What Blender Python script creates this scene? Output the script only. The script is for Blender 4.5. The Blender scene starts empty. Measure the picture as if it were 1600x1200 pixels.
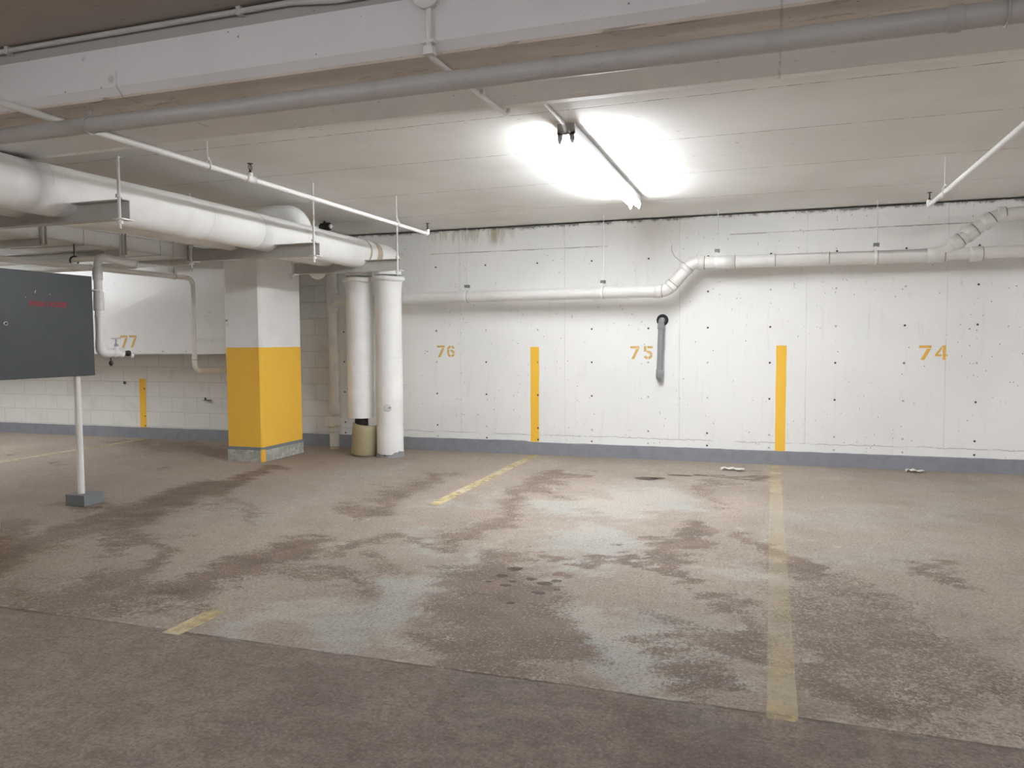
import bpy, bmesh, math, random
import numpy as np
from mathutils import Vector, Matrix

scene = bpy.context.scene
COL = scene.collection

# ------------------------------------------------------------------ camera
cam_data = bpy.data.cameras.new('camera')
cam = bpy.data.objects.new('camera', cam_data)
COL.objects.link(cam)
cam_data.sensor_width = 36.0
cam_data.lens = 27.13
cam_data.clip_start = 0.05
cam.matrix_world = Matrix(((0.94809, -0.01107, 0.31781, 0.0),
                           (0.317926, 0.05495, -0.946522, 0.0),
                           (-0.006986, 0.998428, 0.055617, 1.27),
                           (0, 0, 0, 1)))
scene.camera = cam

# ------------------------------------------------------------------ world, exposure
world = bpy.data.worlds.new('world')
scene.world = world
world.use_nodes = True
world.node_tree.nodes['Background'].inputs[0].default_value = (0.9, 0.95, 1, 1)
world.node_tree.nodes['Background'].inputs[1].default_value = 0.05
scene.view_settings.view_transform = 'Standard'
scene.view_settings.look = 'None'
scene.view_settings.gamma = 1
scene.view_settings.use_curve_mapping = False
scene.view_settings.exposure = 3.0
scene.cycles.max_bounces = 10
scene.cycles.diffuse_bounces = 7
TUBE_POWER = 22.0        # emission of the fluorescent tubes
AISLE_POWER = 21.0  # emission of the unseen lane battens, for fill
ROW_POWER = 24.0         # the neighbouring battens of the stall row, outside the picture

# ------------------------------------------------------------------ dimensions (metres)
WALL_Y = 8.215           # long concrete wall behind the stalls
CEIL_Z = 2.55            # stall slab
AISLE_Z = 2.58           # driving lane slab
X0, X1, Y0 = -14.0, 8.0, -7.0
CMU_X = -4.95            # block wall left of here, cast concrete right of here


# ------------------------------------------------------------------ node helper
class S:
    """socket wrapper: arithmetic on it adds Math nodes"""
    def __init__(self, nt, s): self.nt, self.s = nt, s
    def _m(self, op, *a, clamp=False):
        n = self.nt.nodes.new('ShaderNodeMath'); n.operation = op; n.use_clamp = clamp
        for i, v in enumerate(a):
            if isinstance(v, S): self.nt.links.new(v.s, n.inputs[i])
            else: n.inputs[i].default_value = v
        return S(self.nt, n.outputs[0])
    def __add__(self, o): return self._m('ADD', self, o)
    __radd__ = __add__
    def __sub__(self, o): return self._m('SUBTRACT', self, o)
    def __rsub__(self, o): return self._m('SUBTRACT', o, self)
    def __mul__(self, o): return self._m('MULTIPLY', self, o)
    __rmul__ = __mul__
    def __truediv__(self, o): return self._m('DIVIDE', self, o)
    def abs(self): return self._m('ABSOLUTE', self)
    def min(self, o): return self._m('MINIMUM', self, o)
    def max(self, o): return self._m('MAXIMUM', self, o)
    def lt(self, o): return self._m('LESS_THAN', self, o)
    def gt(self, o): return self._m('GREATER_THAN', self, o)
    def pow(self, o): return self._m('POWER', self, o)
    def sqrt(self): return self._m('SQRT', self)
    def round(self): return self._m('ROUND', self)
    def clamp(self): return self._m('ADD', self, 0.0, clamp=True)
    def smooth(self, a, b):
        n = self.nt.nodes.new('ShaderNodeMapRange'); n.interpolation_type = 'SMOOTHSTEP'
        self.nt.links.new(self.s, n.inputs[0])
        n.inputs[1].default_value = a; n.inputs[2].default_value = b
        return S(self.nt, n.outputs[0])


class Mat:
    def __init__(self, name, rough=0.6, metal=0.0, spec=0.3):
        self.m = bpy.data.materials.new(name); self.m.use_nodes = True
        self.nt = self.m.node_tree
        self.b = self.nt.nodes['Principled BSDF']
        self.b.inputs['Roughness'].default_value = rough
        self.b.inputs['Metallic'].default_value = metal
        self.b.inputs['Specular IOR Level'].default_value = spec
        self.pos = None
    def xyz(self):
        if self.pos is None:
            g = self.nt.nodes.new('ShaderNodeNewGeometry')
            self.vec = g.outputs['Position']
            sep = self.nt.nodes.new('ShaderNodeSeparateXYZ')
            self.nt.links.new(self.vec, sep.inputs[0])
            self.pos = [S(self.nt, sep.outputs[i]) for i in range(3)]
        return self.pos
    def comb(self, x, y, z):
        n = self.nt.nodes.new('ShaderNodeCombineXYZ')
        for i, v in enumerate((x, y, z)):
            if isinstance(v, S): self.nt.links.new(v.s, n.inputs[i])
            else: n.inputs[i].default_value = v
        return n.outputs[0]
    def noise(self, scale, detail=4, rough=0.55, stretch=(1, 1, 1), off=0.0):
        x, y, z = self.xyz()
        v = self.comb(x * stretch[0] + off, y * stretch[1], z * stretch[2])
        n = self.nt.nodes.new('ShaderNodeTexNoise')
        self.nt.links.new(v, n.inputs['Vector'])
        n.inputs['Scale'].default_value = scale
        n.inputs['Detail'].default_value = detail
        n.inputs['Roughness'].default_value = rough
        return S(self.nt, n.outputs['Fac'])
    def voronoi(self, scale, stretch=(1, 1, 1), off=0.0, rnd=1.0):
        x, y, z = self.xyz()
        v = self.comb(x * stretch[0] + off, y * stretch[1], z * stretch[2])
        n = self.nt.nodes.new('ShaderNodeTexVoronoi')
        self.nt.links.new(v, n.inputs['Vector'])
        n.inputs['Scale'].default_value = scale
        n.inputs['Randomness'].default_value = rnd
        sep = self.nt.nodes.new('ShaderNodeSeparateColor')
        self.nt.links.new(n.outputs['Color'], sep.inputs[0])
        return S(self.nt, n.outputs['Distance']), S(self.nt, sep.outputs[0]), S(self.nt, sep.outputs[1])
    def rgb(self, c):
        n = self.nt.nodes.new('ShaderNodeRGB'); n.outputs[0].default_value = (*c, 1)
        return n.outputs[0]
    def mix(self, fac, a, b):
        n = self.nt.nodes.new('ShaderNodeMix'); n.data_type = 'RGBA'
        if isinstance(fac, S): self.nt.links.new(fac.s, n.inputs[0])
        else: n.inputs[0].default_value = fac
        for i, c in ((6, a), (7, b)):
            if isinstance(c, tuple): n.inputs[i].default_value = (*c, 1)
            else: self.nt.links.new(c, n.inputs[i])
        return n.outputs[2]
    def color(self, c):
        if isinstance(c, tuple): self.b.inputs['Base Color'].default_value = (*c, 1)
        else: self.nt.links.new(c, self.b.inputs['Base Color'])
    def rough(self, s): self.nt.links.new(s.s, self.b.inputs['Roughness'])
    def bump(self, h, strength=0.3, dist=0.01):
        n = self.nt.nodes.new('ShaderNodeBump')
        n.inputs['Strength'].default_value = strength
        n.inputs['Distance'].default_value = dist
        self.nt.links.new(h.s, n.inputs['Height'])
        self.nt.links.new(n.outputs[0], self.b.inputs['Normal'])
    def alpha(self, s): self.nt.links.new(s.s, self.b.inputs['Alpha'])


def paint(name, col, rough=0.5, metal=0.0, dirt=0.12, dirt_col=(0.25, 0.21, 0.17), scale=9, spec=0.3, bump=0.0):
    """painted or bare surface with faint grime and small chips"""
    k = Mat(name, rough, metal, spec)
    n = k.noise(scale, 5, 0.6)
    c = k.mix(n.smooth(0.52, 0.8) * dirt, col, dirt_col)
    f = k.noise(scale * 7, 2, 0.5, off=3.1)
    c = k.mix(f.smooth(0.68, 0.74) * dirt * 1.5, c, dirt_col)
    k.color(c)
    if bump: k.bump(n + f * 0.3, bump, 0.01)
    return k.m


# ------------------------------------------------------------------ wall materials
def hole_mask(k):
    """form tie holes, 61 cm apart"""
    x, y, z = k.xyz()
    u = (x + 0.622) / 0.611
    cell = u.round()
    dx = (u - cell) * 0.611
    m = None
    for r in (0.169, 0.299, 0.667, 1.033, 1.393, 1.765, 2.125):
        d = (dx * dx + (z - r) * (z - r)).sqrt()
        h = 1 - d.smooth(0.0075, 0.0125)
        m = h if m is None else m.max(h)
    _, rnd, _ = k.voronoi(3.0, (1, 0, 1))
    return m * (0.45 + rnd.gt(0.3) * 0.55)


def wall_material():
    k = Mat('cast_concrete_and_block', 0.62, spec=0.25)
    x, y, z = k.xyz()
    conc = x.gt(CMU_X)
    # --- cast concrete, painted white
    n1 = k.noise(0.9, 3, 0.5); n2 = k.noise(7, 5, 0.65, (1, 1, 1)); nv = k.noise(5, 4, 0.6, (3.5, 1, 0.35))
    c = k.mix(n1.smooth(0.35, 0.7), (0.86, 0.86, 0.85), (0.80, 0.805, 0.79))
    c = k.mix(nv.smooth(0.55, 0.85) * 0.35, c, (0.56, 0.57, 0.53))
    c = k.mix(n2.smooth(0.62, 0.8) * 0.25, c, (0.55, 0.54, 0.51))
    # plywood panel joints every 1.24 m
    wob = (k.noise(3, 3, 0.5, (0.2, 1, 1)) - 0.5) * 0.012
    u = (x + 2.145 + wob) / 1.2365
    du = ((u - u.round()) * 1.2365).abs()
    j = (1 - du.smooth(0.0015, 0.0055)) * z.gt(0.22) * (0.35 + k.noise(3, 3, 0.5, off=5).smooth(0.4, 0.6) * 0.65)
    c = k.mix(j * 0.30 * conc, c, (0.34, 0.34, 0.32))
    # ragged cold joint just above the base
    wz = (k.noise(6, 5, 0.75, (1, 1, 0.4), 2.0) - 0.5) * 0.05
    dz = (z - 0.222 + wz).abs()
    j2 = (1 - dz.smooth(0.0015, 0.006)) * k.noise(2.3, 3, 0.6, (1, 1, 0), 9.0).smooth(0.35, 0.5)
    c = k.mix(j2 * 0.5 * conc, c, (0.24, 0.23, 0.21))
    flake = k.noise(30, 4, 0.8, (1, 1, 1), 4.0).smooth(0.6, 0.66) * (1 - (z - 0.225).abs().smooth(0.0, 0.045)) * k.noise(1.7, 2, 0.5, (1, 1, 0), 1.0).smooth(0.45, 0.6)
    c = k.mix(flake * 0.6 * conc, c, (0.30, 0.28, 0.25))
    # thin broken dark lines high in the wall
    def dark_line(xa, xb, za):
        w = (z - za + (k.noise(8, 3, 0.6, (1, 1, 0), za) - 0.5) * 0.008).abs()
        return (1 - w.smooth(0.002, 0.0075)) * x.gt(xa) * x.lt(xb) * (0.45 + k.noise(4, 4, 0.7, (1, 1, 0), za).smooth(0.45, 0.55) * 0.55)
    g = dark_line(-3.745, -1.665, 2.276).max(dark_line(-0.413, 1.865, 2.337))
    c = k.mix(g * 0.75, c, (0.22, 0.21, 0.20))
    # pock marks
    d, r1, r2 = k.voronoi(16, (1, 0, 0.8), 0.3)
    pocks = (1 - d.smooth(0.045, 0.10)) * r1.gt(0.66) * k.noise(1.1, 2, 0.5, (1, 1, 1), 7).smooth(0.34, 0.5)
    d, r3, r4 = k.voronoi(30, (1.0, 0, 0.6), 1.7)
    pocks2 = (1 - d.smooth(0.06, 0.16)) * r3.gt(0.72) * k.noise(1.5, 2, 0.5, (1, 1, 1), 17).smooth(0.42, 0.6)
    pk = pocks.max(pocks2)
    c = k.mix(pk * 0.9 * conc, c, (0.12, 0.115, 0.11))
    # scratches
    sc = k.noise(16, 3, 0.7, (1.6, 1, 0.5), 21).smooth(0.70, 0.73)
    c = k.mix(sc * 0.35 * conc, c, (0.25, 0.24, 0.22))
    # yellowish leak stains running from the slab
    dr = k.noise(7, 4, 0.7, (2.4, 1, 0.25), 12)
    band = x.smooth(-3.95, -3.6) * (1 - x.smooth(-2.85, -2.6))
    fall = z.smooth(2.22, 2.52)
    st = (dr + fall * 0.35).smooth(0.72, 0.92) * band
    c = k.mix(st * 0.55, c, (0.46, 0.41, 0.28))
    st2 = (1 - ((x + 2.93).abs() / 0.12).smooth(0.2, 1.0)) * z.smooth(2.3, 2.42) * (dr + 0.15).smooth(0.45, 0.7)
    c = k.mix(st2 * 0.6, c, (0.40, 0.32, 0.20))
    # broken edge where the wall meets the slab
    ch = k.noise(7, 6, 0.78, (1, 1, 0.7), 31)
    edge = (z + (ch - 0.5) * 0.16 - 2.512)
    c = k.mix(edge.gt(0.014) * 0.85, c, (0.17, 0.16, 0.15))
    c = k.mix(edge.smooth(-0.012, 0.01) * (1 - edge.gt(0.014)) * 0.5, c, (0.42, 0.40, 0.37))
    hm = hole_mask(k) * conc * z.lt(2.2)
    c = k.mix(hm * 0.95, c, (0.02, 0.02, 0.02))
    # --- block wall
    br = k.nt.nodes.new('ShaderNodeTexBrick')
    br.inputs['Scale'].default_value = 1.0
    br.inputs['Brick Width'].default_value = 0.4
    br.inputs['Row Height'].default_value = 0.2
    br.inputs['Mortar Size'].default_value = 0.0045
    br.inputs['Mortar Smooth'].default_value = 0.4
    k.nt.links.new(k.comb(x + 0.1, z + 0.04, 0.0), br.inputs['Vector'])
    br.inputs['Color1'].default_value = (0.75, 0.75, 0.72, 1)
    br.inputs['Color2'].default_value = (0.78, 0.78, 0.75, 1)
    br.inputs['Mortar'].default_value = (0.60, 0.60, 0.57, 1)
    cb = k.mix(k.noise(4, 5, 0.6, off=2.2).smooth(0.5, 0.8) * 0.4, br.outputs['Color'], (0.50, 0.50, 0.45))
    c = k.mix(conc, cb, c)
    k.color(c)
    mort = S(k.nt, br.outputs['Fac']) * (1 - conc)
    k.bump(n2 * 0.25 - hm * 1.5 - pk * 1.0 - mort * 0.5 - j2 * 0.8 * conc - j * 0.3 * conc, 0.5, 0.012)
    return k.m


def plain_wall_material(name, col):
    k = Mat(name, 0.65, spec=0.2)
    n = k.noise(3, 5, 0.6)
    k.color(k.mix(n.smooth(0.5, 0.8) * 0.4, col, tuple(v * 0.72 for v in col)))
    k.bump(n, 0.2, 0.01)
    return k.m


def ceiling_material(name, col, worn, joints, board):
    """slab underside: painted concrete with form board lines along x"""
    k = Mat(name, 0.7, spec=0.2)
    x, y, z = k.xyz()
    n1 = k.noise(0.8, 3, 0.5); n2 = k.noise(4, 5, 0.7, (0.35, 1.4, 1))
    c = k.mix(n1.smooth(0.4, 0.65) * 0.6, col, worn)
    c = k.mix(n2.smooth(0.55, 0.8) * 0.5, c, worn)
    hs = None
    for i, jy in enumerate(joints):
        w = (k.noise(2.2, 3, 0.6, (1, 0, 0), jy * 3) - 0.5) * 0.02
        d = (y - jy + w + x * 0.012).abs()
        m = (1 - d.smooth(0.002, 0.0075)) * (0.2 + k.noise(9, 4, 0.7, (1, 0, 0), jy * 7).smooth(0.42, 0.55) * 0.8)
        hs = m if hs is None else hs.max(m)
    if hs is not None:
        c = k.mix(hs * 0.75, c, (0.16, 0.15, 0.14))
    # chips, longer along the boards
    d, r1, r2 = k.voronoi(22, (0.42, 1.3, 0), 0.9)
    chips = (1 - d.smooth(0.06, 0.17)) * r1.gt(0.62) * k.noise(0.9, 3, 0.6, off=14).smooth(0.5, 0.58)
    c = k.mix(chips * 0.7, c, (0.26, 0.24, 0.22))
    pale = (1 - k.voronoi(9, (0.5, 1.2, 0), 4.4)[0].smooth(0.02, 0.07)) * k.noise(2, 2, 0.5, off=3).gt(0.55)
    c = k.mix(pale * 0.5, c, (0.85, 0.84, 0.82))
    k.color(c)
    h = n2 * board - chips
    if hs is not None: h = h - hs * 1.5
    k.bump(h, 0.5, 0.008)
    return k.m


def floor_material():
    k = Mat('parking_floor_concrete', 0.75, spec=0.25)
    x, y, z = k.xyz()
    at = k.nt.nodes.new('ShaderNodeAttribute'); at.attribute_name = 'wear'
    sep = k.nt.nodes.new('ShaderNodeSeparateColor'); k.nt.links.new(at.outputs['Color'], sep.inputs[0])
    dark, pale, rust = [S(k.nt, sep.outputs[i]) for i in range(3)]
    nb = k.noise(0.7, 3, 0.5); n1 = k.noise(3.5, 7, 0.72); n2 = k.noise(17, 7, 0.78, off=4); n3 = k.noise(70, 5, 0.8, off=8)
    ny = k.noise(6, 7, 0.75, (1.7, 0.8, 1), 2.6)
    base = k.mix(nb.smooth(0.35, 0.65), (0.395, 0.330, 0.275), (0.325, 0.268, 0.222))
    base = k.mix(n1.smooth(0.45, 0.75) * 0.45, base, (0.45, 0.40, 0.35))
    base = k.mix(n2.smooth(0.48, 0.62) * 0.4, base, (0.25, 0.195, 0.155))
    n4 = k.noise(38, 6, 0.8, (1, .8, 1), off=15)
    # pale worn-through concrete
    fp = (pale + (ny - 0.5) * 0.7 + (n2 - 0.5) * 1.5 + (n4 - 0.5) * 1.6 + (n3 - 0.5) * 1.0).smooth(0.1, 0.8) * pale.smooth(0.02, 0.25)
    palec = k.mix(k.noise(1.6, 3, 0.6, off=30).smooth(0.4, 0.6), (0.47, 0.435, 0.385), (0.42, 0.43, 0.405))
    c = k.mix(fp * 0.8, base, palec)
    # brown damp dirt
    fd = (dark + (n1 - 0.5) * 0.7 + (ny - 0.5) * 0.6 + (n2 - 0.5) * 1.1 + (n4 - 0.5) * 2.2 + (n3 - 0.5) * 1.4).smooth(0.0, 0.78) * dark.smooth(0.02, 0.25)
    dirtc = k.mix(k.noise(5, 4, 0.6, off=40).smooth(0.35, 0.65), (0.110, 0.072, 0.050), (0.185, 0.130, 0.094))
    c = k.mix(fd * 0.88, c, dirtc)
    fr = (rust + (n1 - 0.5) * 0.8 + (n2 - 0.5) * 0.5).smooth(0.4, 0.75) * rust.smooth(0.02, 0.3)
    c = k.mix(fr * 0.7, c, (0.225, 0.168, 0.130))
    # pale crust flecks on the margins of the damp patches
    rim = (1 - ((fd - 0.35).abs() / 0.25).smooth(0.2, 1.0)) * ny.smooth(0.52, 0.6)
    c = k.mix(rim * 0.5, c, (0.60, 0.56, 0.50))
    # grain and dark aggregate specks
    c = k.mix(n3.smooth(0.50, 0.62) * 0.6, c, (0.17, 0.13, 0.105))
    c = k.mix((1 - n3.smooth(0.36, 0.47)) * 0.5, c, (0.58, 0.54, 0.49))
    crust = (ny * 0.5 + n2 * 0.5).smooth(0.54, 0.60) * k.noise(1.3, 3, 0.6, off=77).smooth(0.45, 0.6) * (1 - fd)
    c = k.mix(crust * 0.45, c, (0.52, 0.48, 0.43))
    d, r1, _ = k.voronoi(38, (1, 1, 0), 0.5)
    sp = (1 - d.smooth(0.06, 0.16)) * r1.gt(0.78) * (0.35 + (fp + fd + rust).clamp() * 0.65)
    c = k.mix(sp * 0.8, c, (0.07, 0.05, 0.04))
    # expansion joint between the stalls and the driving lane
    w = (k.noise(2, 5, 0.7, (1, 0, 0), 6) - 0.5) * 0.05
    jd = (y - 2.69 + w)
    j = (1 - jd.abs().smooth(0.004, 0.014)) * (0.35 + k.noise(4, 3, 0.6, (1, 0, 0), 8).smooth(0.4, 0.6) * 0.65)
    c = k.mix(j * 0.7, c, (0.10, 0.075, 0.06))
    lip = (1 - (jd - 0.02).abs().smooth(0.004, 0.014)) * k.noise(7, 4, 0.7, (1, 0, 0), 3).smooth(0.5, 0.6)
    c = k.mix(lip * 0.4, c, (0.55, 0.50, 0.45))
    # driving lane darkened: brown dirt plus light falloff put into the colour
    lane = 1 - jd.smooth(-0.02, 0.01)
    lanec = k.mix(n1.smooth(0.35, 0.65), (0.185, 0.147, 0.120), (0.270, 0.222, 0.185))
    lanec = k.mix(n2.smooth(0.46, 0.6) * 0.5, lanec, (0.11, 0.082, 0.065))
    lanec = k.mix((k.noise(0.9, 4, 0.6, off=51).smooth(0.5, 0.62)) * x.smooth(-2.2, -0.6) * 0.6, lanec, (0.10, 0.066, 0.05))
    lanec = k.mix(n3.smooth(0.5, 0.62) * 0.6, lanec, (0.12, 0.09, 0.072))
    lanec = k.mix((1 - n3.smooth(0.36, 0.46)) * 0.5, lanec, (0.36, 0.31, 0.27))
    lanec = k.mix(sp * 0.8, lanec, (0.06, 0.045, 0.04))
    c = k.mix(lane * (0.55 + x.smooth(-3.6, -1.6) * 0.3), c, lanec)
    k.color(c)
    k.rough((0.8 - fd * 0.22 + (n2 - 0.5) * 0.2))
    k.bump(n3 * 0.6 + n2 * 0.6 + n4 * 0.4 - sp * 1.2 - j * 3 + fp * 0.1, 0.8, 0.012)
    return k.m


def floor_paint_material():
    k = Mat('worn_yellow_floor_paint', 0.7, spec=0.2)
    x, y, z = k.xyz()
    n = k.noise(14, 6, 0.75); n1 = k.noise(2.2, 4, 0.6, off=3)
    k.color(k.mix(n1.smooth(0.4, 0.6), (0.70, 0.56, 0.30), (0.66, 0.58, 0.42)))
    left = x.lt(-1.0)
    gap = y.smooth(2.92, 3.02) * (1 - y.smooth(5.3, 5.55))          # worn right through under the wheels
    a76 = 0.75 * (1 - gap)
    a75 = 0.24 + 0.2 * (1 - y.smooth(2.9, 3.4)) + 0.2 * y.smooth(6.3, 6.8)
    keep = (n * 0.8 + n1 * 0.5).smooth(0.45, 0.72)
    a = (left * a76 + (1 - left) * a75) * (0.45 + keep * 0.55)
    k.alpha(a)
    return k.m


def wall_paint_material():
    k = Mat('yellow_wall_paint', 0.55, spec=0.3)
    n = k.noise(25, 4, 0.7)
    c = k.mix(n.smooth(0.6, 0.8) * 0.25, (0.93, 0.56, 0.07), (0.55, 0.30, 0.05))
    c = k.mix(hole_mask(k) * 0.95, c, (0.02, 0.02, 0.02))
    k.color(c)
    return k.m


def column_material():
    k = Mat('column_paint_white_over_yellow', 0.5, spec=0.3)
    x, y, z = k.xyz()
    n = k.noise(5, 5, 0.6); n2 = k.noise(22, 4, 0.7, off=5)
    white = k.mix(n.smooth(0.5, 0.8) * 0.3, (0.84, 0.84, 0.83), (0.60, 0.59, 0.57))
    yellow = k.mix(n.smooth(0.5, 0.8) * 0.3, (0.94, 0.56, 0.075), (0.84, 0.46, 0.05))
    c = k.mix((z + (n2 - 0.5) * 0.004).lt(1.221), white, yellow)
    d, r, _ = k.voronoi(9, (1, 1, 1), 2.0)
    c = k.mix((1 - d.smooth(0.03, 0.07)) * r.gt(0.75) * 0.7, c, (0.30, 0.22, 0.12))
    # scuffed patch on the left corner of the white part
    sp = (1 - (((x + 5.55).abs() / 0.05).max((z - 1.49).abs() / 0.05)).smooth(0.4, 1.0)) * n2.smooth(0.48, 0.54)
    c = k.mix(sp * 0.9, c, (0.10, 0.09, 0.08))
    k.color(c)
    k.bump(n * 0.5 + n2 * 0.3, 0.25, 0.01)
    return k.m


def skirt_material():
    k = Mat('bare_grey_column_base', 0.75, spec=0.2)
    x, y, z = k.xyz()
    n = k.noise(12, 5, 0.7); n2 = k.noise(20, 5, 0.8, off=9)
    c = k.mix(n.smooth(0.45, 0.6), (0.36, 0.37, 0.33), (0.50, 0.50, 0.46))
    c = k.mix(n2.smooth(0.58, 0.64), c, (0.74, 0.73, 0.68))
    c = k.mix(z.gt(0.125) * 0.9, c, (0.20, 0.22, 0.24))
    drip = z.lt(0.135) * (1 - (((x + 5.10).abs() / 0.045).max((y - 6.87).abs() / 0.07)).smooth(0.5, 1.0)) * (n + 0.1).smooth(0.45, 0.5)
    c = k.mix(drip, c, (0.90, 0.50, 0.06))
    k.color(c)
    k.bump(n + n2, 0.5, 0.01)
    return k.m


def baseboard_material():
    k = Mat('grey_base_paint', 0.6, spec=0.3)
    n = k.noise(9, 5, 0.65); n2 = k.noise(5, 6, 0.8, (0.5, 1, 1), 7)
    c = k.mix(n.smooth(0.4, 0.7) * 0.5, (0.27, 0.28, 0.31), (0.20, 0.205, 0.225))
    c = k.mix(n2.smooth(0.66, 0.70) * 0.7, c, (0.55, 0.56, 0.58))
    k.color(c)
    k.bump(n, 0.3, 0.01)
    return k.m


def fascia_material():
    """beam: painted light grey face with a greyer strip at the top, worn underside tinted for floor bounce"""
    k = Mat('beam_paint', 0.6, spec=0.25)
    x, y, z = k.xyz()
    n = k.noise(4, 5, 0.6); n2 = k.noise(6, 6, 0.72, (0.4, 1.5, 1), 3)
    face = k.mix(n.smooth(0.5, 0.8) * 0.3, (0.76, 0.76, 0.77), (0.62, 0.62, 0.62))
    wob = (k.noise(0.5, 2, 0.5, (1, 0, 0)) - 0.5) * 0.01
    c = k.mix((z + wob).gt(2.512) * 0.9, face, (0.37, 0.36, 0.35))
    under = k.mix(n2.smooth(0.4, 0.7), (0.66, 0.59, 0.53), (0.76, 0.72, 0.68))  # tan of the floor bounce put into the underside colour
    under = k.mix(k.noise(10, 5, 0.8, (0.3, 1.6, 1), 8).smooth(0.58, 0.63) * 0.65, under, (0.30, 0.26, 0.23))
    far = (y + x * 0.004).smooth(3.33, 3.36)
    under = k.mix(far, under, (0.74, 0.73, 0.71))  # far chamfer paler: the lamp light on it is put into the colour
    isu = z.lt(2.322) + far
    c = k.mix(isu.clamp(), c, under)
    # pits and chips
    d, r, _ = k.voronoi(7, (1, 1, 1), 1.2)
    pit = (1 - d.smooth(0.05, 0.13)) * r.gt(0.82)
    c = k.mix(pit * 0.45, c, (0.35, 0.33, 0.31))
    d, r, _ = k.voronoi(20, (1, 1, 1), 5.2)
    c = k.mix((1 - d.smooth(0.04, 0.12)) * r.gt(0.8) * 0.8, c, (0.15, 0.13, 0.12))
    # board joints across the beam
    for jx in (-2.62, 0.02, 2.2):
        jm = 1 - (x - jx + (k.noise(9, 3, 0.6, (0, 1, 1), jx) - 0.5) * 0.01).abs().smooth(0.002, 0.007)
        c = k.mix(jm * 0.5 * k.noise(9, 4, 0.7, off=jx * 3).smooth(0.4, 0.58), c, (0.30, 0.28, 0.26))
    k.color(c)
    k.bump(n * 0.6 + n2 * 0.4 - pit, 0.5, 0.012)
    return k.m


def jacket_material(name, col, dirt):
    """painted canvas jacket of pipe insulation"""
    k = Mat(name, 0.5, spec=0.35)
    n = k.noise(3, 5, 0.6); n2 = k.noise(35, 3, 0.6, off=2)
    c = k.mix(n.smooth(0.45, 0.8) * 0.35, col, dirt)
    k.color(c)
    k.bump(n * 1.2 + n2 * 0.12, 0.35, 0.012)
    return k.m


def emission(name, col, power):
    m = bpy.data.materials.new(name); m.use_nodes = True
    nt = m.node_tree; nt.nodes.clear()
    e = nt.nodes.new('ShaderNodeEmission'); o = nt.nodes.new('ShaderNodeOutputMaterial')
    e.inputs[0].default_value = (*col, 1); e.inputs[1].default_value = power
    nt.links.new(e.outputs[0], o.inputs[0])
    return m


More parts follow.
